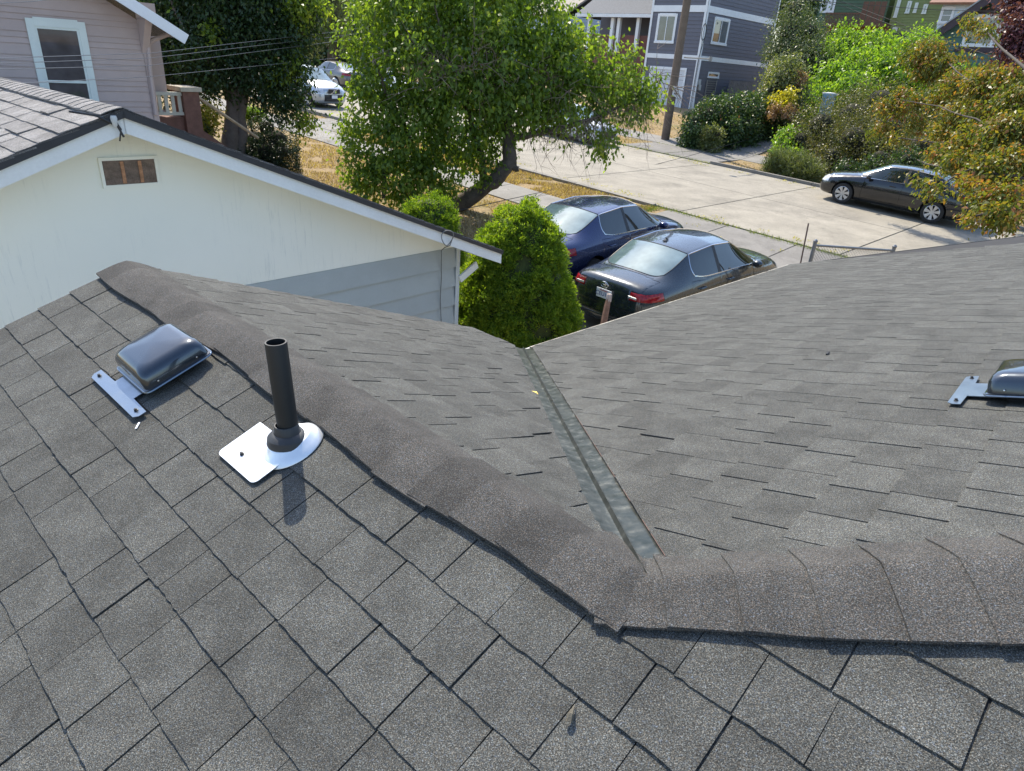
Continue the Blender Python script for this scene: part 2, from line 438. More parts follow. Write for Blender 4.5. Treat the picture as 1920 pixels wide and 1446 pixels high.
# valley flashing: an open W-valley in galvanised steel
def mat_valley():
    t = NT('galvanised_valley'); n = t.noise(22, 5, .65)
    c = t.ramp(n, [(.3, (.05, .058, .05)), (.55, (.095, .10, .09)), (.75, (.19, .19, .165))])
    c = t.mix(t.ramp(t.noise(120, 2), [(.72, 0), (.78, .6)]), c, (.45, .45, .42)); t.col(c)
    t.set(Metallic=.75, Roughness=t.ramp(n, [(.3, .28), (.8, .5)])); t.bump(t.noise(9, 2), .15, .02); return t.mat
VM = mat_valley()
vd = (VB - J) / np.linalg.norm(VB - J)
aB = np.cross(nB, vd); aB *= np.sign(aB @ (u)); aC = np.cross(nC, vd); aC *= np.sign(aC @ v)
b = MB(); V = []; prof = [(-.16, .0, 0), (-.02, .0, 0), (-.010, 0, .004), (0, 0, .022), (.010, 0, .004), (.02, 0, 0), (.16, 0, 0)]
NS = 24
for k in range(NS + 1):
    C = J + vd * (.03 + (np.linalg.norm(VB - J) + .02) * k / NS)
    for x, _, h in prof:
        wob = .0015 * math.sin(k * 1.7 + x * 30)
        x = x * (min(1, .45 + k * .25) if x < -.1 else 1); V.append(C + (aB * -x if x < 0 else aC * x) + (nB if x < 0 else nC) * (.003 + wob * (abs(x) > .05)) + ZZ * h)
n = len(prof)
F = [(k * n + i, k * n + i + 1, (k + 1) * n + i + 1, (k + 1) * n + i) for k in range(NS) for i in range(n - 1)]
b.mesh(V, F); vf = b.build('valley_flashing', VM, house, smooth=True, angle=25)
rust = simple('rusty_flashing_edge', (.13, .065, .045), .7, .3, 20, 90, .2)
b = MB(); b.tube([J + vd * (.12 + q) + aC * .079 + nC * .010 for q in np.linspace(0, 1.6, 12)], .0011, 5); b.build('flashing_edge', rust, house)

# ---------------------------------------------------------------- things on the roof
def on_A(x, y, h=0): return OA + u * x + wA * (y) + nA * h
def vy(vv): return (vv - float((OA - CAMP) @ v)) / float(wA @ v)
HOODM = mat_paint('black_hood_enamel', (.045, .058, .075), .70, .14, .6)
FLM = mat_paint('dark_flashing_enamel', (.20, .25, .31), .80, .30, .3)
def rrect(x0, x1, y0, y1, r, n=5):
    o = []
    for cx, cy, a in ((x1 - r, y1 - r, 0), (x0 + r, y1 - r, 90), (x0 + r, y0 + r, 180), (x1 - r, y0 + r, 270)):
        for k in range(n + 1): o.append((cx + r * math.cos(R(a + 90 * k / n)), cy + r * math.sin(R(a + 90 * k / n))))
    return o
def screw(P, n, parent, s=1):
    X = np.cross(n, u if abs(n @ u) < .9 else v); X /= np.linalg.norm(X); Y = np.cross(n, X)
    b = MB(); b.lathe([(.0085 * s, 0), (.0085 * s, .002), (.0055 * s, .003), (.0055 * s, .009), (.0001, .010)], P, 8, ax=(X, Y, n)); b.build('screw', BLACKP, parent)
def hood_vent(name, O, X, Y, N, x0, x1, y0, y1, label, bar):
    root = thing(name, O + X * (x0 + x1) / 2 + Y * y0, label, 'roof vent', 'box vents on the shingle roof')
    P = lambda x, y, h=0: O + X * x + Y * y + N * h
    # flange: bottom bar, neck, plate
    b = MB(); bx0, bx1, by0, by1 = bar; nx0 = x0 + (x1 - x0) * .18; nx1 = x1 - (x1 - x0) * .18
    c = .018
    pts = [(bx0 + c, by0), (bx1 - c, by0), (bx1, by0 + c), (bx1, by1 - .004), (nx1, by1), (nx1, y0 + .06), (nx0, y0 + .06), (nx0, by1), (bx0, by1 - .004), (bx0, by0 + c)]
    b.prism([P(x, y, .026) for x, y in pts], N, .003); b.build('base_flashing', FLM, root)
    xm0, xm1, ym0, ym1 = x0 + .045, x1 - .045, y0 + .06, y1 - .03
    b = MB(); b.prism([P(x, y, .07) for x, y in rrect(xm0, xm1, ym0, ym1, .02)], N, .06); b.build('throat', DKCAV, root)
    # hood: rounded shell with lip and a faint pyramid on top
    b = MB(); rings = []
    H0 = .052
    for r, h, g in ((.012, H0 - .004, .006), (.014, H0, .006), (.014, H0 + .002, 0), (.02, H0 + .045, -.004), (.03, H0 + .066, -.014), (.035, H0 + .078, -.030), (.03, H0 + .082, -.05), (.02, H0 + .084, -.08)):
        rings.append([P(x, y, h) for x, y in rrect(x0 - g, x1 + g, y0 - g, y1 + g, max(r, .012) + .01, 5)])
    k = len(rings[0]); V = [p for r_ in rings for p in r_]; cen = P((x0 + x1) / 2, (y0 + y1) / 2, H0 + .094); V.append(cen)
    F = [(j * k + i, j * k + (i + 1) % k, (j + 1) * k + (i + 1) % k, (j + 1) * k + i) for j in range(len(rings) - 1) for i in range(k)]
    F += [((len(rings) - 1) * k + i, (len(rings) - 1) * k + (i + 1) % k, len(V) - 1) for i in range(k)]
    F.append(tuple(range(k))[::-1]); b.mesh(V, F); b.build('hood', HOODM, root, smooth=True, angle=60)
    b = MB(); b.tube([P(x, y, H0 - .006) for x, y in rrect(x0 - .008, x1 + .008, y0 - .008, y1 + .008, .03, 4)], .004, 6, closed=True); b.build('rim', FLM, root, smooth=True)
    for sx in (bx0 + .045, bx1 - .045): screw(P(sx, (by0 + by1) / 2, .027), N, root)
    for f in (.2, .8):
        Q = P(x0 - .006, y0 + (y1 - y0) * f, H0 + .018); b = MB(); b.lathe([(.0045, -.002), (.004, .003), (.0001, .004)], Q, 8, ax=(Y, N, -X)); b.build('rivet', CHROME, root)
        Q = P(x1 + .006, y0 + (y1 - y0) * f, H0 + .018); b = MB(); b.lathe([(.0045, -.002), (.004, .003), (.0001, .004)], Q, 8, ax=(Y, N, X)); b.build('rivet', CHROME, root)
    return root
hood_vent('roof_vent', OA, u, wA, nA, 2.655, 2.975, vy(.805), vy(1.075), 'black box roof vent with flared flashing at the upper left, beside the plastic pipe', (2.575, 3.075, vy(.71), vy(.76)))
# second vent on the right slope, cut by the picture's edge
PF = on_plane(1775, 768, J, nC); fx, fy = float((PF - OC) @ XC), float((PF - OC) @ wC)
VENT2 = (fx, fy)
hood_vent('roof_vent', OC, XC, wC, nC, fx + .07, fx + .40, fy + .12, fy + .42, 'black box roof vent on the right slope, cut off by the picture edge', (fx, fx + .47, fy, fy + .05))

# plumbing vent pipe with rubber boot
pb = on_plane(545, 836, OA + nA * .01, nA); PU = float((pb - OA) @ u); PW = float((pb - OA) @ wA)
pipe = thing('vent_pipe', pb, 'black plastic plumbing pipe standing in a rubber boot on white metal flashing', 'vent pipe')
tp = (ZZ * 1.0 + u * .035 + v * -.03); tp /= np.linalg.norm(tp)
X_ = np.cross(tp, v); X_ /= np.linalg.norm(X_); Y_ = np.cross(tp, X_)
PIPEM = simple('black_abs_pipe', (.008, .010, .011), .5, .12, 8, 120, .06)
b = MB(); b.lathe([(.0355, -.06), (.0355, .388), (.0345, .391), (.0300, .391), (.0300, .10), (.0001, .10)], pb, 40, ax=(X_, Y_, tp)); b.build('pipe', PIPEM, pipe, smooth=True, angle=35)
b = MB(); b.lathe([(.074, .030), (.076, .036), (.070, .058), (.058, .070), (.046, .074), (.0400, .100), (.038, .103), (.0350, .103)], pb - tp * .014, 40, ax=(X_, Y_, (tp * .8 + nA * .2) / np.linalg.norm(tp * .8 + nA * .2))); b.build('rubber_boot', simple('grey_rubber_boot', (.028, .03, .032), .5, .1, 8, 90, .05), pipe, smooth=True, angle=30)
GALV = simple('bright_galvanised_flashing', (.72, .76, .80), .36, .05, 6, 60, .03, metal=.55)
yy = PW + .012; DU = PU - 1.965
b = MB(); V = []; n = 40; rg_ = [(1.0, .013), (.985, .017), (.80, .030), (.66, .046), (.62, .050)]
for s_, h in rg_:
    for k in range(n):
        q = 2 * math.pi * k / n; V.append(on_A(PU - .01 + math.cos(q) * .094 * s_, yy - .012 + .004 + math.sin(q) * .118 * s_ + .01 * (1 - s_), h))
b.mesh(V, [(i * n + k, i * n + (k + 1) % n, (i + 1) * n + (k + 1) % n, (i + 1) * n + k) for i in range(len(rg_) - 1) for k in range(n)] + [tuple((len(rg_) - 1) * n + k for k in range(n))])
b.build('flashing_cone', GALV, pipe, smooth=True, angle=50)
b = MB(); y0_, y1_ = vy(.812), vy(.925)
pts = rrect(1.825, 2.085, y0_, y0_ + .30, .022, 4); pts = clip(pts, 0, 1, y1_ + .06)
b.prism([on_A(x, y, .024) for x, y in pts], nA, .003); b.build('flashing_plate', GALV, pipe)
screw(on_A(1.99, vy(.86), .025), nA, pipe, 1.0)
b = MB(); b.lathe([(.0, .0), (.07, 0)], on_A(PU - .01, yy + .02, .012), 24, ax=(u, wA, nA))

# small debris lying on the shingles
Pt = on_plane(1073, 1341, OA + nA * .014, nA)
tw = MB(); dA = -ZZ
d1 = on_plane(1068, 1357, OA + nA * .012, nA); d2 = on_plane(1078, 1322, OA + nA * .012, nA); dd = d2 - d1
tw.tube([d1 + nA * .008, d1 + dd * .35 + nA * .014, d1 + dd * .7 + nA * .008, d2 + nA * .002], [.0085, .0075, .003, .001], 6)
o = tw.build('leaf_scrap', simple('dry_husk', (.11, .10, .075), .8, .3, 60, 300, .4)); tag(o, 'small curled dry husk lying on a shingle near the bottom of the roof', 'debris')
for (px, py, lb) in ((1550, 665, 'tiny dark crumb on the right slope high above the vent flashing'), (1118, 0, None)):
    if lb:
        Q = on_plane(px, py, J + nC * .012, nC); b = MB(); b.tube([Q, Q + XC * .03 + nC * .006, Q + XC * .045], [.006, .009, .003], 6); tag(b.build('debris_crumb', BLACKP), lb, 'debris')
Q = on_plane(258, 798, OA + nA * .013, nA); b = MB(); b.box(Q, (.035, .008, .002), (u * .7 + wA * .7, wA * .7 - u * .7, nA)); tag(b.build('metal_offcut', WTRIM), 'thin pale offcut lying below the left vent flashing', 'debris')
Q = on_plane(1002, 736, VB + nB * .01, nB); b = MB(); b.prism([Q + u * .03, Q + v * .02, Q - u * .03, Q - v * .02], nB, .002); tag(b.build('yellow_leaf', simple('yellow_leaf', (.7, .5, .08), .6, .1, 9, 60, 0)), 'small yellow leaf lying in the metal valley', 'leaf')
# ---------------------------------------------------------------- ground, street, kerbs, paths
def sheet(name, mat, a0, a1, c0, c1, dz, na=40, nc=20, kind='structure', f=None):
    V = []; F = []
    for i in range(na + 1):
        for j in range(nc + 1):
            a = a0 + (a1 - a0) * i / na; c = c0 + (c1 - c0) * j / nc; V.append(ac(a, c, dz + (f(a, c) if f else 0)))
    for i in range(na):
        for j in range(nc): k = i * (nc + 1) + j; F.append((k, k + 1, k + nc + 2, k + nc + 1))
    b = MB(); b.mesh(V, F); o = b.build(name, mat); o['kind'] = kind; return o
def mat_ground():
    t = NT('dry_lawn'); n = t.noise(.35, 4); m = t.noise(14, 4, .7); k = t.noise(70, 2)
    c = t.ramp(m, [(.3, (.15, .10, .05)), (.5, (.29, .205, .10)), (.72, (.42, .31, .165))])
    c = t.mix(t.ramp(n, [(.52, 0), (.66, .55)]), c, (.10, .12, .035)); c = t.mix(.35, c, t.ramp(k, [(.35, .45), (.65, 1)]), 'MULTIPLY')
    t.col(c); t.set(Roughness=.95); t.bump(m, .8, .03); return t.mat
LAWN = mat_ground()
def mat_conc(name, col, agg=.35, piece=.1):
    t = NT(name); m = t.noise(55, 3, .8); n = t.noise(1.3, 5, .6); st = t.noise(6, 4, .7)
    c = t.ramp(m, [(.30, [x * (1 - agg) for x in col]), (.5, col), (.7, [min(1, x * (1 + agg)) for x in col])])
    c = t.mix(1.0, c, t.ramp(n, [(.3, .80), (.7, 1.08)]), 'MULTIPLY'); c = t.mix(1.0, c, t.ramp(st, [(.28, .8), (.45, 1)]), 'MULTIPLY')
    c = t.mix(1.0, c, t.ramp(t.noise(.55, 6, .75), [(.34, .72), (.5, 1)]), 'MULTIPLY'); c = t.mix(1.0, c, t.ramp(t.noise(2.6, 2, .9), [(.70, 1), (.78, .66)]), 'MULTIPLY')
    c = t.mix(1.0, c, t.ramp(t.rnd(), [(0, 1 - piece), (1, 1)]), 'MULTIPLY')
    t.col(c); t.set(Roughness=.88); t.bump(m, .6, .008); return t.mat
STREET = mat_conc('exposed_aggregate_street', (.30, .275, .225), .45)
WALKM = mat_conc('sidewalk_concrete', (.25, .24, .222), .2, .14)
KERBM = mat_conc('kerb_concrete', (.24, .225, .20), .25, .1)
DRIVE = mat_conc('driveway_concrete', (.215, .205, .188), .3, .12)
g = sheet('ground', LAWN, -60, 140, -40, 17.2, -.03, 60, 40)
g2 = sheet('ground', LAWN, -60, 140, 27.3, 160, -.03, 80, 80)
def ext(a, c): return 0
b = MB()
V = [SD * a + PD * c + ZZ * (HG(min(max(a, -60), 140), c) - (8 if abs(a) > 200 or abs(c) > 200 else 2)) for a in (-900, -300, -60, 40, 140, 400, 900) for c in (-900, -300, -40, 60, 160, 400, 900)]
F = [(i * 7 + j, i * 7 + j + 1, i * 7 + j + 8, i * 7 + j + 7) for i in range(6) for j in range(6)]
b.mesh(V, F); o = b.build('ground', LAWN); o['kind'] = 'structure'
street = sheet('street', simple('street_joint_filler', (.10, .10, .06), .9, .3, 8, 60, .3), -60, 140, 17.0, 27.6, -.035, 60, 8)
ka = -22
rg = random.Random(4)
while ka < 95:
    for c0, c1 in ((17.25, 22.14), (22.17, 27.0)):
        n = 4; V = []; 
        for i in range(n + 1):
            a = ka + .02 + (4.55 - .04) * i / n
            for c in (c0, (c0 + c1) / 2, c1): V.append(ac(a, c, -.005 + (.015 if c == (c0 + c1) / 2 and False else 0)))
        F = [(i * 3 + j, i * 3 + j + 1, i * 3 + j + 4, i * 3 + j + 3) for i in range(n) for j in range(2)]
        b = MB(); b.mesh(V, F); k = len(V)
        dn = [p - ZZ * .03 for p in V]; b.mesh(V + dn, [(0, k, k + 2, 2)] + [(i * 3, (i + 1) * 3, (i + 1) * 3 + k, i * 3 + k) for i in range(n)] + [(i * 3 + 2, i * 3 + 2 + k, (i + 1) * 3 + 2 + k, (i + 1) * 3 + 2) for i in range(n)])
        b.build('concrete_panel', STREET, street)
    ka += 4.55
def strip(name, mat, a0, a1, c0, c1, z, step, parent=None, kind=None, gap=.012, thick=.12, piece='slab'):
    a = a0
    while a < a1 - .05:
        a2 = min(a + step, a1); b = MB()
        P = [ac(a + gap, c0, z), ac(a2 - gap, c0, z), ac(a2 - gap, c1, z), ac(a + gap, c1, z)]
        b.prism(P, ZZ, thick); b.build(piece, mat, parent); a = a2
# far kerb, near kerb, walks
kerb = thing('kerb', (0, 0, 0), None, None); kerb['kind'] = 'structure'
strip('kerb', KERBM, -20, 14.4, 27.02, 27.18, .11, 3.0, kerb, thick=.16, piece='kerb_stone')
strip('kerb', KERBM, 19.2, 60, 27.02, 27.18, .11, 3.0, kerb, thick=.16, piece='kerb_stone')
strip('kerb', KERBM, 10.6, 23.6, 17.02, 17.2, .05, 3.0, kerb, thick=.1, piece='kerb_stone')
strip('kerb', KERBM, 26.5, 60, 17.02, 17.2, .11, 3.0, kerb, thick=.16, piece='kerb_stone')
walk = thing('sidewalk', (0, 0, 0), None, None); walk['kind'] = 'structure'
strip('sidewalk', WALKM, 10.2, 60, 13.9, 15.35, .0, 1.5, walk, thick=.08)
strip('sidewalk', WALKM, -20, 60, 30.0, 31.6, .02, 1.5, walk, thick=.08)
drv = thing('driveway', (0, 0, 0), None, None); drv['kind'] = 'structure'
for a0, a1 in ((4.4, 6.3), (6.33, 8.25), (8.28, 10.1)):
    for c0, c1 in ((6.0, 10.0), (10.03, 13.6), (13.63, 17.1)):
        b = MB(); b.prism([ac(a0, c0, .0), ac(a1, c0, .0), ac(a1, c1, .0), ac(a0, c1, .0)], ZZ, .06); b.build('slab', DRIVE, drv)
for a0, a1 in ((14.5, 16.7), (16.75, 19.1)):
    for c0, c1 in ((27.05, 29.95), (31.65, 35.6), (35.65, 40.5), (40.55, 46)):
        s0 = .45 * max(0, (c0 - 31)) * .12; s1 = .45 * max(0, c1 - 31) * .12
        b = MB(); b.prism([ac(a0 + s0, c0, .02), ac(a1 + s0, c0, .02), ac(a1 + s1, c1, .02), ac(a0 + s1, c1, .02)], ZZ, .06); b.build('slab', DRIVE, drv)
# left: path crossing the planting strip towards the street
for a0 in np.arange(23.7, 26.3, 1.3):
    b = MB(); b.prism([ac(a0, 15.4, .0), ac(a0 + 1.27, 15.4, .0), ac(a0 + 1.27, 17.1, .0), ac(a0, 17.1, .0)], ZZ, .06); b.build('slab', WALKM, walk)

# dry grass: blades in the strips the camera sees
def blades(name, areas, mat, label, hmin, hmax, wd=.006):
    V = []; F = []; T = []
    for (a0, a1, c0, c1, n) in areas:
        for _ in range(n):
            a = a0 + (a1 - a0) * random.random(); c = c0 + (c1 - c0) * random.random()
            if math.sin(a * 3.1 + math.sin(c * 2.3) * 2) * math.cos(c * 2.7 + a) < -.55: continue
            P = ac(a, c, -.03); h = random.uniform(hmin, hmax); q = random.random() * 6.28; l = random.uniform(.2, 1.2) * h
            d = A_([math.cos(q), math.sin(q), 0]); s = A_([-d[1], d[0], 0]) * wd * random.uniform(.7, 1.6)
            i = len(V); V += [P - s, P + s, P + d * l + ZZ * h]; F.append((i, i + 1, i + 2)); T.append(random.random())
    me = bpy.data.meshes.new(name); me.from_pydata([tuple(p) for p in V], [], F); me.materials.append(mat)
    at = me.attributes.new('tone', 'FLOAT', 'FACE'); at.data.foreach_set('value', T)
    o = bpy.data.objects.new(name, me); COL.objects.link(o); tag(o, label, None, None, 'stuff'); return o
DRYG = mat_leaf('dry_grass_blades', [(0, (.15, .10, .05)), (.5, (.36, .255, .12)), (1, (.52, .40, .22))], .3, .7)
blades('dry_grass', [(10.5, 24, 15.4, 17.0, 26000), (10.2, 24, 8.5, 13.8, 30000), (18, 34, 6, 17, 16000), (19.2, 34, 27.3, 29.9, 9000), (19.2, 30, 31.7, 38, 7000), (-3, 14.3, 27.3, 29.9, 5000)], DRYG, 'straw coloured dry grass on the verges and lawns', .03, .10, .009)
GRNG = mat_leaf('green_weed_blades', [(0, (.04, .07, .015)), (.5, (.12, .17, .035)), (1, (.28, .30, .08))], .35, .6)
blades('weeds', [(4.6, 10.3, 16.95, 17.25, 1600), (14.4, 19.4, 26.95, 27.25, 1500), (14.5, 19.1, 29.9, 30.05, 600), (14.5, 19.1, 31.55, 31.7, 500), (16.7, 16.8, 27, 34, 400), (10.3, 11.4, 16.3, 17.2, 900)], GRNG, 'low green weeds growing in the kerb and slab joints', .03, .11, .008)

# ---------------------------------------------------------------- building kit
def lap_wall(parent, P0, X, N, poly, expo, mat, name='board', proud=.014, pitch=None, single=True, base=None, gap=.0):
    """poly: (x, z) outline; boards laid from the bottom; expo may be a repeating list."""
    zs = min(p[1] for p in poly); zt = max(p[1] for p in poly); k = 0; allb = MB()
    ex = expo if hasattr(expo, '__len__') else [expo]
    if base is not None:
        b = MB(); b.prism([P0 + X * x + ZZ * z for x, z in poly], N, .12); b.build('wall', base, parent)
    z = zs
    while z < zt:
        e = ex[k % len(ex)]; k += 1
        q = clip(clip(poly, 0, -1, -z), 0, 1, z + e); z += e
        if len(q) < 3 or area(q) < .002: continue
        z0 = min(p[1] for p in q); z1 = max(p[1] for p in q)
        pts = [P0 + X * x + ZZ * (zz + (max(.003, gap) if zz < z0 + 1e-6 else 0)) + N * (.004 + proud * (1 - (zz - z0) / max(z1 - z0, 1e-6))) for x, zz in q]
        b = MB() if single else allb
        nn = np.cross(pts[1] - pts[0], pts[2] - pts[0]); nn /= np.linalg.norm(nn); nn *= np.sign(nn @ N)
        b.prism(pts, nn, .012)
        if single: b.build(name, mat, parent)
    if not single: o = allb.build(name + '_courses', mat, parent); o['kind'] = 'stuff'
def bar(b, P0, X, N, x0, x1, z0, z1, d0, d1):
    b.box(P0 + X * (x0 + x1) / 2 + ZZ * (z0 + z1) / 2 + N * (d0 + d1) / 2, (abs(x1 - x0), abs(d1 - d0), abs(z1 - z0)), (X, N, ZZ)); return b
WGL = mat_glass('window_glass', (.035, .045, .055)); 
def window(parent, P0, X, N, x0, x1, z0, z1, trim=.09, split='h', frame=WTRIM, sill=True, off=.02, glass=None, sash=.04, single_part=False):
    f = MB(); t = trim
    bar(f, P0, X, N, x0 - t, x0, z0 - t, z1 + t, off, off + .03); bar(f, P0, X, N, x1, x1 + t, z0 - t, z1 + t, off, off + .03)
    bar(f, P0, X, N, x0, x1, z1, z1 + t * 1.2, off, off + .033); bar(f, P0, X, N, x0 - t * (1.2 if sill else 0), x1 + t * (1.2 if sill else 0), z0 - t, z0, off, off + (.06 if sill else .03))
    F_ = f.build('window_frame', frame, parent)
    s = MB(); w_ = sash
    for a, c in ((x0, x0 + w_), (x1 - w_, x1)): bar(s, P0, X, N, a, c, z0, z1, off - .004, off + .018)
    for a, c in ((z0, z0 + w_), (z1 - w_, z1)): bar(s, P0, X, N, x0 + w_, x1 - w_, a, c, off - .004, off + .0179)
    if split == 'h': bar(s, P0, X, N, x0 + w_, x1 - w_, (z0 + z1) / 2 - w_ * .6, (z0 + z1) / 2 + w_ * .6, off - .004, off + .022)
    if split == 'v': bar(s, P0, X, N, (x0 + x1) / 2 - w_ * .6, (x0 + x1) / 2 + w_ * .6, z0 + w_, z1 - w_, off - .004, off + .022)
    s.build('sash', frame, F_)
    G = glass or WGL
    rects = [(x0, x1, z0, z1)] if not split else ([(x0, x1, z0, (z0 + z1) / 2), (x0, x1, (z0 + z1) / 2, z1)] if split == 'h' else [(x0, (x0 + x1) / 2, z0, z1), ((x0 + x1) / 2, x1, z0, z1)])
    for a, c, d, e in rects:
        g_ = MB(); bar(g_, P0, X, N, a, c, d, e, off - .012, off + .004); g_.build('pane', G, F_)
    return F_

# ---------------------------------------------------------------- white house next door
UW = 6.6
PW0 = CAMP + u * UW
def onW(px, py, d=0):
    P = on_plane(px, py, PW0 - u * d, u); return float((P - CAMP) @ v), float(P[2])
wh = thing('white_house', PW0 - ZZ * CZ, 'white gabled house with a grey roof, rusty louvre vent and grey lap siding', 'house')
pk = onW(229, 206, .45); er = onW(940, 470, .45); el_ = onW(0, 312)
m_ = (er[1] - pk[1]) / (er[0] - pk[0])                    # falling to the right
wr = onW(858, 470)[0]; zl = onW(858, 462)[1]
m_l = -m_
X, N = v, -u
W0 = PW0 - ZZ * 0; W0 = A_([PW0[0], PW0[1], 0.0])
wl = 2 * pk[0] - wr
zt = lambda x: pk[1] - .16 + m_ * abs(x - pk[0])
stucco = NT('white_painted_plywood')
vec = stucco.n('Mapping'); vec.inputs['Scale'].default_value = (9, 9, .6); stucco.link(stucco.pos, vec.inputs[0])
s1 = stucco.noise(3.6, 6, .75, vec.outputs[0]); s2 = stucco.noise(1.2, 3); s3 = stucco.noise(60, 2)
c = stucco.ramp(stucco.noise(.8, 3), [(.3, (.82, .85, .77)), (.7, (.88, .90, .82))])
c = stucco.mix(stucco.math('MULTIPLY', stucco.ramp(s1, [(.54, 0), (.74, .55)]), stucco.ramp(s2, [(.42, 0), (.62, 1)])), c, (.40, .46, .47))
c = stucco.mix(stucco.ramp(stucco.noise(26, 4, .8, vec.outputs[0]), [(.70, 0), (.76, .7)]), c, (.30, .33, .33))
stucco.col(c); stucco.set(Roughness=.7); stucco.bump(s1, .12, .01)
b = MB(); zmid = zl
b.prism([W0 + X * x + ZZ * z for x, z in ((wl, zmid), (wr, zmid), (wr, zt(wr)), (pk[0], zt(pk[0])), (wl, zt(wl)))], N, .14); b.build('gable_panel', stucco.mat, wh)
GREYS = simple('grey_lap_paint', (.40, .45, .455), .6, .05, 3, 60, .1, piece=.08)
ze = [onW(858, y)[1] for y in (462, 498, 535, 568, 602, 636)]; ex = (ze[0] - ze[-1]) / 5
lap_wall(wh, W0, X, N, [(wl, zmid - ex * 9), (wr, zmid - ex * 9), (wr, zmid - .004), (wl, zmid - .004)], ex, GREYS, 'lap_board', .034, base=simple('board_shade_line', (.06, .07, .07), .8, .1, 3, 60, .1), gap=.009)  # dark backing shows between boards in place of the shade under each lap
# side of the house
b = MB(); D = 9.2
for x in (wl, wr):
    b.box(W0 + X * (x - math.copysign(.07, x - pk[0])) + u * (D / 2 + .15) + ZZ * (zt(wr) / 2 - .4), (D, .12, zt(wr) + .8), (u, v, ZZ))
b.build('side_wall', GREYS, wh)
b = MB(); bar(b, W0, X, N, wr - .055, wr + .012, zmid - ex * 9, zmid, .030, .042); b.box(W0 + X * (wr + .012) + u * .03 + ZZ * (zmid - ex * 4.5), (.012, .11, ex * 9), (X, u, ZZ)); b.build('corner_board', simple('corner_paint', (.52, .57, .58), .6, .05, 3, 60, .1), wh)
# roof
OVH = .42; sv = A_([X[0], X[1], 0]) * 1.0
def rdir(s): d = v * s + ZZ * m_; return d / np.linalg.norm(d)     # down the slope (m_ < 0)
PKp = W0 + X * pk[0] + ZZ * pk[1]
Lr2 = (er[0] - pk[0]) / (v @ rdir(1))
for s in (1, -1):
    d = rdir(s); nn = np.cross(u, d); nn *= np.sign(nn[2])
    b = MB(); b.prism([PKp - u * OVH, PKp + u * (D + .5), PKp + u * (D + .5) + d * Lr2, PKp - u * OVH + d * Lr2], nn, .10); b.build('roof_deck', WOODW, wh)
    f = MB(); f.prism([PKp - u * (OVH + .025) - nn * .012, PKp - u * (OVH + .025) + d * (Lr2 + .02) - nn * .012, PKp - u * (OVH + .025) + d * (Lr2 + .02) - nn * .012 - ZZ * .165, PKp - u * (OVH + .025) - nn * .012 - ZZ * .165], -u, .025); f.build('rake_board', WOODW, wh)
    f = MB(); f.prism([PKp - u * (OVH + .05) + nn * .012, PKp - u * (OVH + .05) + d * (Lr2 + .03) + nn * .012, PKp - u * (OVH + .05) + d * (Lr2 + .03) - nn * .045, PKp - u * (OVH + .05) - nn * .045 - ZZ * .01], -u, .02); f.build('rake_edge', simple('black_drip_edge', (.025, .027, .032), .5, .15, 8, 60, .1), wh)
nt = Tabs()
d = rdir(-1); nn = np.cross(u, d); nn *= np.sign(nn[2]); ex2 = .165
rows = [-Lr2 + ex2 * k for k in range(int(Lr2 / ex2))]
nt.lay(PKp - u * (OVH + .05), u, -d, nn, rows, (0, 9), [(-1, 0, 0), (0, 1, 0)], seed=21, gap=.010, tilt=.016, expo=ex2, widths=(.30, .24, .36, .28), lift=.014, th=.012)
d2 = rdir(1); n2 = np.cross(u, d2); n2 *= np.sign(n2[2])
nt.lay(PKp - u * (OVH + .05), u, -d2, n2, rows, (0, 9), [(-1, 0, 0), (0, 1, 0)], seed=22, gap=.006, tilt=.014, expo=ex2)
nt.build(wh, SHN, 290)
t = 0; i = 0
while t < 9:
    C0 = PKp - u * (OVH + .05 - t); C1 = C0 + u * .26
    cap_piece(C0, C1, -v, -m_, v, -m_, (.17, .17), .17, .030, .022, 300 + i).build('ridge_cap', SHN, wh, smooth=True, angle=50); t += .165; i += 1
# louvre vent in the gable
vc = [onW(190, 303), onW(287, 296), onW(294, 341), onW(197, 348)]
x0_ = (vc[0][0] + vc[3][0]) / 2; x1_ = (vc[1][0] + vc[2][0]) / 2; z1_ = (vc[0][1] + vc[1][1]) / 2; z0_ = (vc[2][1] + vc[3][1]) / 2
VR = simple('rusty_vent_screen', (.12, .055, .03), .8, .5, 14, 70, .3)
b = MB(); bar(b, W0, X, N, x0_, x1_, z0_, z1_, .002, .006); gv = b.build('vent_screen', VR, wh)
b = MB()
for f in (.36, .70): bar(b, W0, X, N, x0_ + (x1_ - x0_) * f - .014, x0_ + (x1_ - x0_) * f + .014, z0_ + .01, z1_ - .01, .018, .026)
b.build('vent_bar', simple('rusty_vent_bar', (.42, .22, .12), .7, .3, 20, 70, .2), gv)
n = 20
for k in range(n):
    z = z0_ + (z1_ - z0_) * (k + .5) / n; b = MB(); bar(b, W0, X, N, x0_ + .006, x1_ - .006, z - .004, z + .004, .008, .018); b.build('louvre', simple('old_louvre_metal', (.20, .15, .12), .6, .3, 20, 80, .2), gv)
b = MB()
for q in ((x0_ - .025, x0_, z0_ - .025, z1_ + .025), (x1_, x1_ + .025, z0_ - .025, z1_ + .025)): bar(b, W0, X, N, *q, .002, .022)
for q in ((x0_, x1_, z1_, z1_ + .025), (x0_, x1_, z0_ - .025, z0_)): bar(b, W0, X, N, *q, .002, .0218)
b.build('vent_frame', stucco.mat, gv)
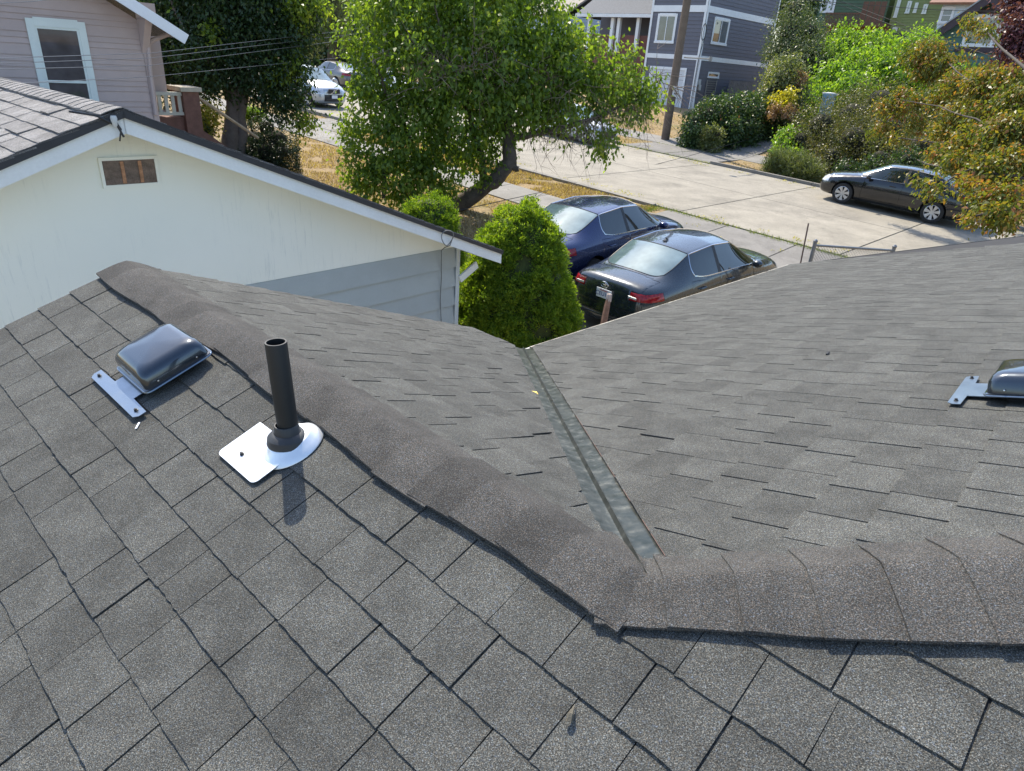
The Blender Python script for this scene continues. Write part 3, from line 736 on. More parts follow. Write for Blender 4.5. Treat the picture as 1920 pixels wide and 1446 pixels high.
# eave return: white soffit brace at the right corner
g0 = onW(858, 522); g1 = onW(930, 486)
b = MB(); P_ = W0 + X * (wr + .01) + ZZ * g0[1] - u * .05; Q_ = W0 + X * (er[0] - .06) + ZZ * (g1[1] + .0) - u * .05
dd = Q_ - P_; L_ = np.linalg.norm(dd); dd /= L_; up_ = np.cross(u, dd); b.box((P_ + Q_) / 2, (L_, .03, .10), (dd, u, up_)); b.build('eave_brace', WOODW, wh)
b = MB(); e0 = PKp + rdir(1) * Lr2; b.box(e0 + u * (D / 2) + v * .03 - ZZ * .10, (D + .8, .05, .16), (u, v, ZZ)); b.build('fascia', WOODW, wh)
# roof window / dark flat box on the far side of the ridge near the eave
# service drop fitting on the rake
Q = on_plane(213, 222, PW0 - u * (OVH + .06), u); sv_ = thing('service_bracket', Q, 'small black insulator bracket with a cut cable on the white gable peak', 'bracket')
b = MB(); b.lathe([(.0, .02), (.02, .02), (.026, 0), (.02, -.05), (.008, -.07), (0, -.07)], Q, 10); b.build('insulator', simple('insulator_glaze', (.55, .57, .56), .3, .1, 8, 50, 0), sv_, smooth=True)
b = MB(); b.tube([Q + v * -.30 + ZZ * .05, Q + v * -.12 + ZZ * .02, Q + v * .02 - ZZ * .06, Q + v * .05 - ZZ * .14], .009, 6); b.tube([Q + ZZ * .0, Q + v * .04 - ZZ * .08, Q + v * .015 - ZZ * .17], .006, 6); b.build('cable_tail', BLACKP, sv_, smooth=True)
# cable loop and run down the wall
cab = MB(); c0 = onW(790, 431); r_ = pxm(790, 431, 8.3, 14) 
loop = [W0 + X * (c0[0] + r_ * math.cos(q)) + ZZ * (c0[1] + r_ * math.sin(q)) - u * (.50 + .02 * math.sin(q * 2)) for q in np.linspace(1.2, 1.2 + 11.5, 40)]
tail = [W0 + X * onW(px, py)[0] + ZZ * onW(px, py)[1] - u * dd_ for px, py, dd_ in ((800, 446, .45), (815, 458, .2), (822, 468, .06), (823, 520, .05), (821, 560, .05), (824, 632, .05))]
cab.tube(loop + tail, .006, 5); tag(cab.build('coiled_cable', simple('weathered_cable', (.16, .17, .17), .7, .2, 20, 80, .1), smooth=True), 'thin cable looped under the rake board and running down the grey siding', 'cable')
Q = on_plane(752, 384, PKp + n2 * .05, n2)
b = MB(); b.box(Q, (.5, .35, .08), (u, d2, n2)); 
# ---------------------------------------------------------------- beige house behind it
UB = 16.8
PB0 = CAMP + u * UB; B0 = A_([PB0[0], PB0[1], 0.0])
def onB(px, py, d=0):
    P = on_plane(px, py, PB0 - u * d, u); return float((P - CAMP) @ v), float(P[2])
bh = thing('beige_house', B0 + v * -12, 'dusty pink lap sided house with a white trimmed window and white rake board', 'house')
BEI = simple('dusty_pink_lap_paint', (.47, .365, .325), .65, .05, 3, 60, .1, piece=.07)
br = onB(282, 130)[0]; rk0 = onB(350, 62, .6); rk1 = onB(255, 0, .6); mB = (rk0[1] - rk1[1]) / (rk0[0] - rk1[0])
bl = br - 8.5; bc = (br + bl) / 2
ztop = lambda x: rk0[1] - .25 + mB * (abs(x - bc) - (rk0[0] - bc))
zb = gz(*(B0 + v * br)[:2]) - .2
lap_wall(bh, B0, X, N, [(bl, zb), (br, zb), (br, ztop(br)), (bc, ztop(bc)), (bl, ztop(bl))], [.105, .105, .20], BEI, 'lap_board', .018, base=BEI)
b = MB(); b.box(B0 + v * (br - .06) + u * 4 + ZZ * (zb + ztop(br)) / 2, (8, .1, ztop(br) - zb - .1), (u, v, ZZ)); b.build('side_wall', BEI, bh)
wx0, wx1 = onB(61, 100)[0], onB(163, 100)[0]; wz1 = onB(110, 52)[1]
wx0 = onB(64, 55)[0]; wx1 = onB(147, 60)[0]
window(bh, B0, X, N, wx0, wx1, wz1 - 1.95, wz1, .13, 'h', simple('cream_trim', (.66, .70, .64), .5, .05, 3, 50, .1), glass=mat_glass('screened_glass', (.06, .055, .06), .5, .3))
b = MB(); bar(b, B0, X, N, br - .10, br + .02, zb, ztop(br) - .1, .022, .045); b.build('corner_board', BEI, bh)
dB = v * 1 + ZZ * mB; dB /= np.linalg.norm(dB); nBn = np.cross(u, dB); nBn *= np.sign(nBn[2])
Pp = B0 + v * bc + ZZ * (ztop(bc) + .22)
for s in (1, -1):
    d = v * s + ZZ * mB; d /= np.linalg.norm(d); nn = np.cross(u, d); nn *= np.sign(nn[2]); Lb = (rk0[0] - bc) / (v @ dB)
    b = MB(); b.prism([Pp - u * .6, Pp + u * 9, Pp + u * 9 + d * Lb, Pp - u * .6 + d * Lb], nn, .09); b.build('roof', SHN, bh)
    f = MB(); e = Pp - u * .63 + nn * .01; f.prism([e, e + d * (Lb + .03), e + d * (Lb - .10) - ZZ * .24, e - ZZ * .26], -u, .03); f.build('rake_board', WTRIM, bh)
# knee brace and downspout at the corner
k0 = onB(270, 28, .3); kb = B0 + v * k0[0] + ZZ * k0[1]
b = MB(); b.box(B0 + v * (br - .05) - u * .30 + ZZ * (k0[1]), (.62, .16, .16), (u, v, ZZ)); b.prism([B0 + v * (br - .13) - u * .03 + ZZ * (k0[1] - .75), B0 + v * (br - .13) - u * .10 + ZZ * (k0[1] - .62), B0 + v * (br - .13) - u * .50 + ZZ * (k0[1] - .06), B0 + v * (br - .13) - u * .03 + ZZ * (k0[1] - .06)], -v, .14); b.build('knee_brace', BEI, bh)
dsp = [B0 + v * onB(px, py)[0] + ZZ * onB(px, py)[1] - u * q for px, py, q in ((318, 56, .12), (312, 64, .12), (282, 76, .08), (276, 84, .07), (279, 130, .07), (290, 215, .07))]
b = MB(); b.tube(dsp, .045, 8); b.build('downspout', BEI, bh, smooth=True)
# porch beyond the corner
BRK = simple('porch_brick', (.17, .085, .065), .8, .2, 9, 60, .3); 
Po = B0 + u * 1.2
def onP(px, py, d=0):
    P = on_plane(px, py, Po, u); return float((P - CAMP) @ v), float(P[2])
pz0 = onP(300, 216)[1]; pz1 = onP(300, 172)[1]; px0 = onP(291, 190)[0]; px1 = onP(341, 190)[0]
CRM = simple('cream_rail_paint', (.50, .49, .42), .6, .08, 4, 60, .1)
b = MB(); bar(b, Po, v, -u, px0, px1, pz1 - .08, pz1, -.05, .05); bar(b, Po, v, -u, px0, px1, pz0, pz0 + .07, -.05, .05); rail = b.build('porch_rail', CRM, bh)
for k in range(4):
    x = px0 + (px1 - px0) * (k + .35) / 4; b = MB(); bar(b, Po, v, -u, x, x + (px1 - px0) * .13, pz0 + .07, pz1 - .08, -.02, .02); b.build('baluster', CRM, rail)
q0, q1 = onP(342, 200)[0], onP(372, 200)[0]; b = MB(); bar(b, Po, v, -u, q0, q1, pz0 - 1.3, pz1 + .02, -.6, .12); b.build('brick_pier', BRK, bh)
b = MB(); bar(b, Po, v, -u, q0 - .06, q1 + .06, pz1 + .02, pz1 + .12, -.66, .18); b.build('pier_cap', simple('pier_cap_stone', (.50, .44, .34), .8, .15, 5, 60, .2), bh)
b = MB(); bar(b, Po, v, -u, px0 - .5, q1, pz0 - 1.3, pz0 - .05, -2.0, -.02); b.build('porch_base', BRK, bh)
P_ = Po + v * q1 + ZZ * (pz1 - .1); Q_ = P_ + v * 1.5 - ZZ * 1.0; b = MB(); b.tube([P_, Q_], .04, 6); b.build('handrail', simple('handrail_wood', (.42, .31, .2), .7, .2, 9, 60, .2), bh)
b = MB(); b.prism([P_ - ZZ * .75, P_ - ZZ * 1.0, Q_ - ZZ * 1.1, Q_ - ZZ * .85], -u, .25); b.build('stair_cheek', BRK, bh)
P_ = Po + v * (px0 + .2) + ZZ * (pz1 + .25); b = MB(); b.box(B0 + u * 1.6 + v * (onP(298, 130)[0]) + ZZ * (pz1 + .9), (.5, .35, 1.9), (u, v, ZZ)); b.build('porch_column', BEI, bh)
# ---------------------------------------------------------------- cars
TYRE = simple('tyre_rubber', (.02, .02, .021), .85, .2, 12, 60, .3)
ALLOY = simple('alloy_wheel', (.52, .53, .55), .3, .06, 8, 60, .05, metal=.7)
TAILM = NT('red_tail_lens'); TAILM.col(TAILM.ramp(TAILM.noise(30, 1), [(.3, (.16, .006, .010)), (.7, (.36, .015, .022))])); TAILM.set(Roughness=.12); TAILM = TAILM.mat
CLEARM = simple('clear_lamp_lens', (.62, .64, .66), .12, .15, 20, 60, 0, metal=.3)
CARGL = mat_glass('car_glass', (.010, .018, .019), .6, .6)
REARGL = NT('sky_tint_glass'); REARGL.col(REARGL.ramp(REARGL.noise(2.5, 3), [(.3, (.09, .14, .155)), (.7, (.19, .27, .29))])); REARGL.set(Roughness=.035, Metallic=.30); REARGL.b.inputs['Coat Weight'].default_value = .35; REARGL = REARGL.mat  # pale metallic tint stands in for the sky's reflection
UNDER = simple('car_underbody', (.01, .01, .011), .85, .1, 5, 50, 0)
def car_body(S):
    """control cage -> subdivided skin, cut into panels. x forward from the tail, y left, z up."""
    W = S['w'] / 1.82; Hh = S['h'] / 1.46; Lx = S['l'] / 4.8
    hb = S.get('suv', 0)
    # columns: (x, y, z) for r0..r7
    C = [
     [(.16,.62,.24),(.07,.74,.32),(.02,.79,.52),(.05,.77,.80),(.12,.72,.985),(.10,.52,1.035),(.07,.27,1.05),(.06,0,1.055)],
     [(.30,.72,.20),(.28,.84,.30),(.30,.885,.55),(.32,.875,.82),(.34,.80,1.005),(.30,.56,1.06),(.28,.28,1.075),(.27,0,1.08)],
     [(.72,.76,.19),(.72,.87,.28),(.72,.905,.55),(.72,.895,.84),(.80,.815,1.005),(.66,.635,1.065),(.60,.32,1.105),(.58,0,1.115)],
     [(1.32,.78,.19),(1.32,.88,.27),(1.32,.91,.55),(1.32,.90,.84),(1.22,.83,1.00),(1.40,.585,1.375),(1.34,.30,1.425),(1.32,0,1.44)],
     [(2.08,.78,.19),(2.08,.88,.27),(2.08,.91,.55),(2.08,.90,.83),(2.08,.84,.985),(2.10,.585,1.425),(2.10,.30,1.468),(2.10,0,1.48)],
     [(2.16,.78,.19),(2.16,.88,.27),(2.16,.91,.55),(2.16,.90,.83),(2.16,.84,.983),(2.16,.585,1.425),(2.18,.30,1.468),(2.18,0,1.48)],
     [(2.90,.78,.19),(2.90,.88,.27),(2.90,.91,.55),(2.90,.90,.81),(2.90,.84,.965),(2.72,.575,1.385),(2.80,.30,1.425),(2.84,0,1.437)],
     [(3.42,.77,.19),(3.42,.87,.28),(3.42,.905,.55),(3.42,.89,.79),(3.46,.82,.935),(3.44,.70,.985),(3.62,.36,1.015),(3.68,0,1.025)],
     [(4.02,.76,.19),(4.02,.86,.28),(4.02,.90,.55),(4.02,.875,.76),(4.02,.79,.885),(4.02,.55,.935),(4.06,.28,.955),(4.08,0,.96)],
     [(4.48,.68,.20),(4.50,.78,.30),(4.50,.83,.52),(4.48,.80,.70),(4.44,.70,.80),(4.50,.48,.845),(4.56,.25,.86),(4.58,0,.865)],
     [(4.62,.55,.22),(4.68,.66,.30),(4.72,.68,.48),(4.68,.66,.62),(4.62,.60,.70),(4.70,.42,.72),(4.76,.22,.735),(4.78,0,.74)],
    ]
    if hb:  # tall two-box body: tail carried up
        C[0] = [(.16,.62,.28),(.07,.74,.36),(.02,.79,.60),(.06,.77,.90),(.16,.74,1.10),(.34,.60,1.40),(.32,.30,1.44),(.31,0,1.45)]
        C[1] = [(.30,.72,.24),(.28,.84,.34),(.30,.885,.62),(.32,.875,.92),(.40,.80,1.08),(.55,.62,1.42),(.55,.30,1.47),(.55,0,1.48)]
        C[2] = [(.72,.76,.23),(.72,.87,.32),(.72,.905,.62),(.72,.895,.90),(.78,.83,1.06),(.90,.61,1.43),(.90,.30,1.48),(.90,0,1.49)]
    for c in C:
        for k, (x, y, z) in enumerate(c): c[k] = (x * Lx, y * W, (.19 + (z - .19) * (Hh if z > .5 else 1) if z > .19 else z))
    n = len(C); V = []; idx = {}
    def vid(p, key):
        if key not in idx: idx[key] = len(V); V.append(p)
        return idx[key]
    ring = []                                  # full closed ring for each column: left rows, top, right rows, bottom
    for i, c in enumerate(C):
        r = []
        for k in range(8): r.append(vid(c[k], (i, k, 1)))
        for k in range(6, -1, -1): x, y, z = c[k]; r.append(vid((x, -y, z), (i, k, -1)))
        x, y, z = c[0]
        xb = x
        for j, f in enumerate((-.5, -.25, 0, .25, .5)): r.append(vid((xb, y * f * 1.2, z - .01), (i, 'b', j)))
        ring.append(r)
    m = len(ring[0]); F = []; MI = []
    # material index: 0 body 1 windshield 2 side glass rear 3 side glass front 4 rear glass 5 black 6 under
    for i in range(n - 1):
        for k in range(m):
            q = (ring[i][k], ring[i][(k + 1) % m], ring[i + 1][(k + 1) % m], ring[i + 1][k])
            mi = 0
            kk = k if k < 7 else 13 - k           # row band 0..6
            if k >= 14: mi = 6
            elif kk == 4:
                if i == 3: mi = 2
                elif i == 4: mi = 5
                elif i == 5: mi = 3
                elif i == 6: mi = 3
                if hb and i in (1, 2): mi = 2
            elif kk in (5, 6):
                if i == 2 and not hb: mi = 4
                if i == 0 and hb: mi = 0
                if i == 6: mi = 1
            F.append(q); MI.append(mi)
    # end caps: rows r0..r3 in the middle
    for i, flip in ((0, 0), (n - 1, 1)):
        c = C[i]; sgn = -1 if i == 0 else 1
        top = [ring[i][k] for k in range(4, 11)]                    # r4 r5 r6 r7 r6' r5' r4'
        bot = [ring[i][0]] + [ring[i][m - 1], ring[i][m - 2], ring[i][m - 3], ring[i][m - 4], ring[i][m - 5]] + [ring[i][14]]
        rows = [bot]
        for k in (1, 2, 3):
            x, y, z = c[k]; row = [ring[i][k]]
            for f in (.68, .34, 0, -.34, -.68): row.append(len(V)); V.append((x + sgn * .05 * (1 - f * f), y * f, z))
            row.append(ring[i][14 - k]); rows.append(row)
        rows.append(top)
        for a in range(4):
            for j in range(6):
                q = (rows[a][j], rows[a][j + 1], rows[a + 1][j + 1], rows[a + 1][j])
                F.append(q if flip else q[::-1]); MI.append(4 if (hb and i == 0 and a == 3 and 1 <= j <= 4) else 0)
    me = bpy.data.meshes.new('t'); me.from_pydata(V, [], F)
    for _ in range(8): me.materials.append(None)
    me.polygons.foreach_set('material_index', MI)
    bm = bmesh.new(); bm.from_mesh(me); bmesh.ops.recalc_face_normals(bm, faces=bm.faces)
    cr = bm.edges.layers.float.get('crease_edge') or bm.edges.layers.float.new('crease_edge')
    for e in bm.edges:
        ms = {f.material_index for f in e.link_faces}
        if len(ms) > 1 and 6 not in ms: e[cr] = .55
    bm.to_mesh(me); bm.free()
    o = bpy.data.objects.new('t', me); COL.objects.link(o)
    md = o.modifiers.new('s', 'SUBSURF'); md.levels = S.get('lv', 3); md.render_levels = md.levels
    cut = MB()
    for x in (S['rw'], S['fw']):
        for s in (1, -1):
            cut.lathe([(.0001, 0), (S['ar'], 0), (S['ar'], .6), (.0001, .6)], (x, s * (S['w'] / 2 - .24), S['wr'] + .01), 36, ax=(A_([1., 0, 0]), A_([0, 0, 1.]), A_([0, s * 1., 0])))
    cm = bpy.data.meshes.new('c'); cm.from_pydata(cut.v, [], cut.f)
    for _ in range(8): cm.materials.append(None)
    cm.polygons.foreach_set('material_index', [6] * len(cut.f))
    bb = bmesh.new(); bb.from_mesh(cm); bmesh.ops.remove_doubles(bb, verts=bb.verts, dist=1e-4); bmesh.ops.recalc_face_normals(bb, faces=bb.faces); bb.to_mesh(cm); bb.free()
    co = bpy.data.objects.new('c', cm); COL.objects.link(co)
    bo = o.modifiers.new('b', 'BOOLEAN'); bo.object = co; bo.operation = 'DIFFERENCE'; bo.solver = 'EXACT'
    dg = bpy.context.evaluated_depsgraph_get(); dg.update()
    res = bpy.data.meshes.new_from_object(o.evaluated_get(dg)); bpy.data.objects.remove(o); bpy.data.objects.remove(co)
    return res
def ring_pts(bm_faces):
    E = {}
    for f in bm_faces:
        for e in f.edges: E[e] = E.get(e, 0) + 1
    return [e for e, k in E.items() if k == 1]
def loops_of(edges):
    adj = {}
    for e in edges:
        a, b = e.verts; adj.setdefault(a, []).append(b); adj.setdefault(b, []).append(a)
    seen = set(); out = []
    for s in adj:
        if s in seen: continue
        L = [s]; seen.add(s); cur = s
        while True:
            nx = [q for q in adj[cur] if q not in seen]
            if not nx: break
            cur = nx[0]; seen.add(cur); L.append(cur)
        out.append([A_(q.co) for q in L])
    return out
def text_mesh(body, size, depth=.0015):
    c = bpy.data.curves.new('txt', 'FONT'); c.body = body; c.size = size; c.extrude = depth; c.align_x = 'CENTER'; c.align_y = 'CENTER'
    o = bpy.data.objects.new('txt', c); COL.objects.link(o); dg = bpy.context.evaluated_depsgraph_get(); dg.update()
    me = bpy.data.meshes.new_from_object(o.evaluated_get(dg)); bpy.data.objects.remove(o); return me
def make_car(S, X0, az, grade, label, name='sedan', paint=None, glass=None, group=None):
    glass = glass or CARGL
    me = car_body(S)
    bm = bmesh.new(); bm.from_mesh(me)
    # panel cuts
    L, Wd = S['l'], S['w']; k = L / 4.8; zz = S['h'] / 1.46
    R_ = {}
    def cutplane(co, no): bmesh.ops.bisect_plane(bm, geom=bm.verts[:] + bm.edges[:] + bm.faces[:], plane_co=co, plane_no=no, dist=1e-5)
    if S.get('detail', 1):
        for x in (1.25, 2.12, 3.28): cutplane((x * k, 0, 0), (1, 0, 0))
        for x in (.47, 3.62, 4.40): cutplane((x * k, 0, 0), (1, 0, 0))
        for z in (.32, .62, .80 * zz, .82 * zz, .945 * zz): cutplane((0, 0, z), (0, 0, 1))
        for y in (.66, -.66, .47, -.47): cutplane((0, y * Wd / 1.82, 0), (0, 1, 0))
    reg = {}
    names = {1: 'windshield', 2: 'rear_side_window', 3: 'front_side_window', 4: 'rear_window', 5: 'window_pillar', 6: 'underbody', 0: 'body'}
    ysc = Wd / 1.82
    for f in bm.faces:
        c = f.calc_center_median(); mi = f.material_index; nm = names.get(mi, 'body'); x, y, z = c.x / k, c.y / ysc, c.z; side = 'l' if y > 0 else 'r'
        if mi in (2, 3, 5): nm += ':' + side
        if mi == 0 and S.get('detail', 1):
            if .32 < z < .97 * zz and abs(y) > .66 and 1.25 < x < 2.12 and z < 1.2: nm = 'rear_door:' + side
            elif .32 < z < .97 * zz and abs(y) > .66 and 2.12 < x < 3.28: nm = 'front_door:' + side
            elif x < .47 and abs(y) > .47 and .82 * zz < z < .945 * zz: nm = 'tail_light:' + side
            elif x > 4.40 and abs(y) > .47 and .60 < z < .80 * zz: nm = 'headlight:' + side
            elif 3.62 < x < 4.7 and abs(y) < .66 and z > .80 * zz: nm = 'hood'
            elif x > 4.6 and abs(y) < .47 and .32 < z < .62: nm = 'grille'
            elif x < .56 and abs(y) < .66 and z > .62 and not S.get('suv'): nm = 'trunk_lid'
        reg.setdefault(nm, []).append(f.index)
    bm.faces.ensure_lookup_table()
    root = thing(name, X0, label, 'car', group, rz=1e-9)
    ORG[root.name] = np.zeros(3)
    fw = A_([math.sin(az), math.cos(az), grade]); fw /= np.linalg.norm(fw); lf = A_([-math.cos(az), math.sin(az), 0]); up = np.cross(fw, lf)
    root.matrix_world = Matrix(((fw[0], lf[0], up[0], X0[0]), (fw[1], lf[1], up[1], X0[1]), (fw[2], lf[2], up[2], X0[2]), (0, 0, 0, 1)))
    GR = simple('car_grille', (.03, .03, .032), .4, .2, 40, 90, .2)
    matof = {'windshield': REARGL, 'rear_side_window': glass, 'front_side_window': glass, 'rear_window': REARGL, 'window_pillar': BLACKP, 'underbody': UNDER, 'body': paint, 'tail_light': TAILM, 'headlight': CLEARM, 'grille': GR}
    objs = {}
    for key, ids in sorted(reg.items()):
        nm = key.split(':')[0]
        fs = [bm.faces[i] for i in ids]; vm = {}; V = []; F = []
        for f in fs:
            for v_ in f.verts:
                if v_ not in vm: vm[v_] = len(V); V.append(A_(v_.co))
            F.append(tuple(vm[v_] for v_ in f.verts))
        if nm in ('rear_door', 'front_door', 'hood', 'trunk_lid', 'tail_light', 'headlight'):
            cen = {}; g = .0045 if nm != 'tail_light' else .002
            for e in ring_pts(fs):
                for v_ in e.verts:
                    cs = [A_(f.calc_center_median()) for f in v_.link_faces if f.index in set(ids)] if len(v_.link_faces) < 9 else []
                    if cs and v_ in vm and v_ not in cen:
                        d = sum(cs) / len(cs) - A_(v_.co); L_ = np.linalg.norm(d)
                        if L_ > 1e-6: cen[v_] = d / L_ * min(g * 1.4, L_ * .5) - A_(v_.normal) * .003
            for v_, d in cen.items(): V[vm[v_]] = V[vm[v_]] + d
        b = MB(); b.mesh(V, F)
        o = b.build(nm, matof.get(nm, paint), root, smooth=True, angle=38); objs[key] = o
        if nm in ('rear_window', 'windshield'):
            for Lp in loops_of(ring_pts(fs)):
                if len(Lp) > 8: t = MB(); t.tube(Lp, .009, 5, closed=True); t.build('seal', BLACKP, o, smooth=True)
    # chrome line round the side windows
    for s in 'lr':
        ids = sum((reg.get(q + ':' + s, []) for q in ('rear_side_window', 'front_side_window', 'window_pillar')), [])
        fs = [bm.faces[i] for i in ids]
        for Lp in loops_of(ring_pts(fs)):
            if len(Lp) > 8: t = MB(); t.tube(Lp, .010 if S.get('chrome', 1) else .008, 5, closed=True); t.build('window_trim', CHROME if S.get('chrome', 1) else BLACKP, root, smooth=True)
    # wheels
    WR = S['wr']
    for x in (S['rw'], S['fw']):
        for s in (1, -1):
            c = A_([x, s * (Wd / 2 - .125), WR]); ax = (A_([1., 0, 0]), A_([0, 0, 1.]), A_([0, s * 1., 0])); rr = WR * .69
            b = MB(); b.lathe([(rr * .9, -.10), (WR * .93, -.10), (WR, -.07), (WR, .07), (WR * .97, .095), (WR * .80, .108), (rr, .10), (rr * .96, .08), (rr * .95, -.05)], c, 36, ax=ax); wo = b.build('wheel', TYRE, root, smooth=True, angle=30)
            b = MB(); b.lathe([(rr, .102), (rr * .95, .108), (rr * .90, .085), (rr * .90, .0)], c, 36, ax=ax)
            b.lathe([(.0001, .085), (.045, .085), (.06, .07), (.06, .02)], c, 16, ax=ax)
            ns = S.get('spokes', 7)
            for q in range(ns):
                a = 2 * math.pi * q / ns + .2; dr = ax[0] * math.cos(a) + ax[1] * math.sin(a); tn = ax[0] * -math.sin(a) + ax[1] * math.cos(a)
                wi, wo_ = S.get('sw', (.024, .045))
                P = [c + dr * .04 - tn * wi + ax[2] * .084, c + dr * .04 + tn * wi + ax[2] * .084, c + dr * rr * .93 + tn * wo_ + ax[2] * .098, c + dr * rr * .93 - tn * wo_ + ax[2] * .098]
                b.prism(P, ax[2], .03)
            b.build('rim', ALLOY, wo, smooth=True, angle=30)
            b = MB(); b.lathe([(.0001, .0), (rr * .92, .0)], c, 24, ax=ax); b.build('brake_disc', UNDER, wo)
    # mirrors, handles
    for s in (1, -1):
        c = A_([3.14 * k, s * (Wd / 2 + .075), 1.0 * zz]); b = MB()
        b.lathe([(.0001, -.055), (.05, -.05), (.075, -.02), (.08, .02), (.07, .06), (.0001, .085)], c, 14, ax=(A_([0, s * 1.25, 0]), A_([0, 0, .85]), A_([1., 0, 0])))
        b.tube([c + A_([0, -s * .06, -.02]), A_([3.16 * k, s * (Wd / 2 - .06), .95 * zz])], .022, 6); b.build('wing_mirror', paint, root, smooth=True)
        for x, key in ((1.42, 'rear_door'), (2.32, 'front_door')):
            if key + ':' + ('l' if s > 0 else 'r') in objs:
                b = MB(); yy_ = s * (Wd / 2 + .012); b.tube([(x * k, yy_ - s * .03, .845 * zz), (x * k + .02, yy_, .847 * zz), (x * k + .17, yy_, .847 * zz), (x * k + .19, yy_ - s * .03, .845 * zz)], .013, 6); b.build('handle', paint, objs[key + ':' + ('l' if s > 0 else 'r')], smooth=True)
    bm.free()
    return root, k, objs
def local_mesh(me, name, mat, root, M4):
    me.transform(M4); me.materials.clear(); me.materials.append(mat); o = bpy.data.objects.new(name, me); COL.objects.link(o); o.parent = root; ORG[o.name] = np.zeros(3); return o
def plate(root, x, z, tilt, code, top, ink=(.05, .09, .28)):
    PL = simple('plate_white', (.72, .75, .80), .4, .05, 8, 60, 0); INK = simple('plate_ink', ink, .5, .1, 9, 60, 0); RI = simple('plate_red', (.45, .05, .05), .5, .1, 9, 60, 0)
    b = MB(); b.box((x, 0, z), (.008, .31, .155)); p = b.build('number_plate', PL, root, bevel=.002)
    M4 = Matrix(((0, 0, -1, x - .006), (-1, 0, 0, 0), (0, 1, 0, z - .012), (0, 0, 0, 1)))
    local_mesh(text_mesh(code, .098), 'plate_number', INK, p, M4)
    if top: M5 = M4.copy(); M5[2][3] = z + .052; local_mesh(text_mesh(top, .034), 'plate_state', RI, p, M5)
def oval_badge(root, x, z, r=.075, face=-1):
    b = MB()
    def ring(cy, cz, ry, rz, w): b.tube([(x, cy + ry * math.cos(q), cz + rz * math.sin(q)) for q in np.linspace(0, 2 * math.pi, 25)[:-1]], w, 5, closed=True)
    ring(0, z, r, r * .66, .006); ring(0, z + r * .22, r * .56, r * .26, .005); ring(0, z + r * .0, r * .24, r * .60, .005); b.build('badge', CHROME, root, smooth=True)

NAVY = mat_paint('dark_slate_paint', (.022, .032, .042), .45, .22); BLUE = mat_paint('deep_blue_paint', (.010, .022, .085), .5, .2)
BLKP = mat_paint('black_car_paint', (.008, .009, .012), .3, .18); SILV = mat_paint('silver_paint', (.42, .45, .48), .75, .3); GREYP = mat_paint('warm_grey_paint', (.10, .095, .09), .5, .3); WHTP = mat_paint('white_car_paint', (.70, .72, .73), .0, .3)
def place_ground(x, y, az): return A_([x, y, gz(x, y) + .01])
# slate sedan on the driveway
AZC = R(45); P = A_([1.42, 10.60, CZ - 4.10])
S1 = dict(l=4.81, w=1.82, h=1.46, rw=1.03, fw=3.80, wr=.325, ar=.385, spokes=7)
car1, k, ob = make_car(S1, P, AZC, .03, 'dark slate sedan parked nearest the roof, seen from behind with a bright rear window', 'parked_sedan', NAVY)
plate(car1, -.012, .80, 0, 'CEU182', 'Washington'); oval_badge(car1, -.020, .955)
for s in (1, -1): b = MB(); b.box((.018, s * .55, .875), (.012, .16, .035)); b.build('reverse_lamp', CLEARM, car1, bevel=.004)
b = MB(); b.tube([(.005, -.62, .46), (-.045, -.3, .45), (-.05, 0, .45), (-.045, .3, .45), (.005, .62, .46)], .012, 5); b.build('bumper_line', NAVY, car1, smooth=True)
b = MB(); b.prism([(1.50, .02, 1.462), (1.64, .02, 1.47), (1.64, -.02, 1.47), (1.50, -.02, 1.462)], ZZ, .006); b.tube([(1.62, 0, 1.46), (1.56, 0, 1.50)], .012, 5); b.build('roof_antenna', BLACKP, car1)
M4 = Matrix(((0, 0, -1, .03), (-1, 0, 0, .5), (0, 1, 0, .945), (0, 0, 0, 1))); 
try: local_mesh(text_mesh('CAMRY', .045), 'model_badge', CHROME, car1, M4); M5 = M4.copy(); M5[1][3] = -.5; M5[2][3] = .70; local_mesh(text_mesh('LE', .04), 'trim_badge', CHROME, car1, M5)
except Exception: pass
# blue sedan behind it
S2 = dict(l=4.81, w=1.82, h=1.47, rw=1.03, fw=3.80, wr=.33, ar=.39, spokes=5)
P2 = at_g(1010, 560); P2 = A_([.05, 12.05, CZ - 3.86])
car2, k, ob = make_car(S2, P2, R(41), .03, 'deep blue sedan parked on the driveway between the conical shrub and the slate sedan', 'parked_sedan', BLUE)
oval_badge(car2, -.020, .955)
# black sedan across the street
S3 = dict(l=4.93, w=1.85, h=1.47, rw=1.13, fw=3.93, wr=.33, ar=.39, spokes=7, sw=(.020, .058))
P3 = A_([14.13, 21.46, CZ - 3.715])
car3, k, ob = make_car(S3, P3, R(-47.6), .045, 'black sedan with bright alloy wheels parked across the street beneath the copper leaved tree', 'parked_sedan', BLKP)
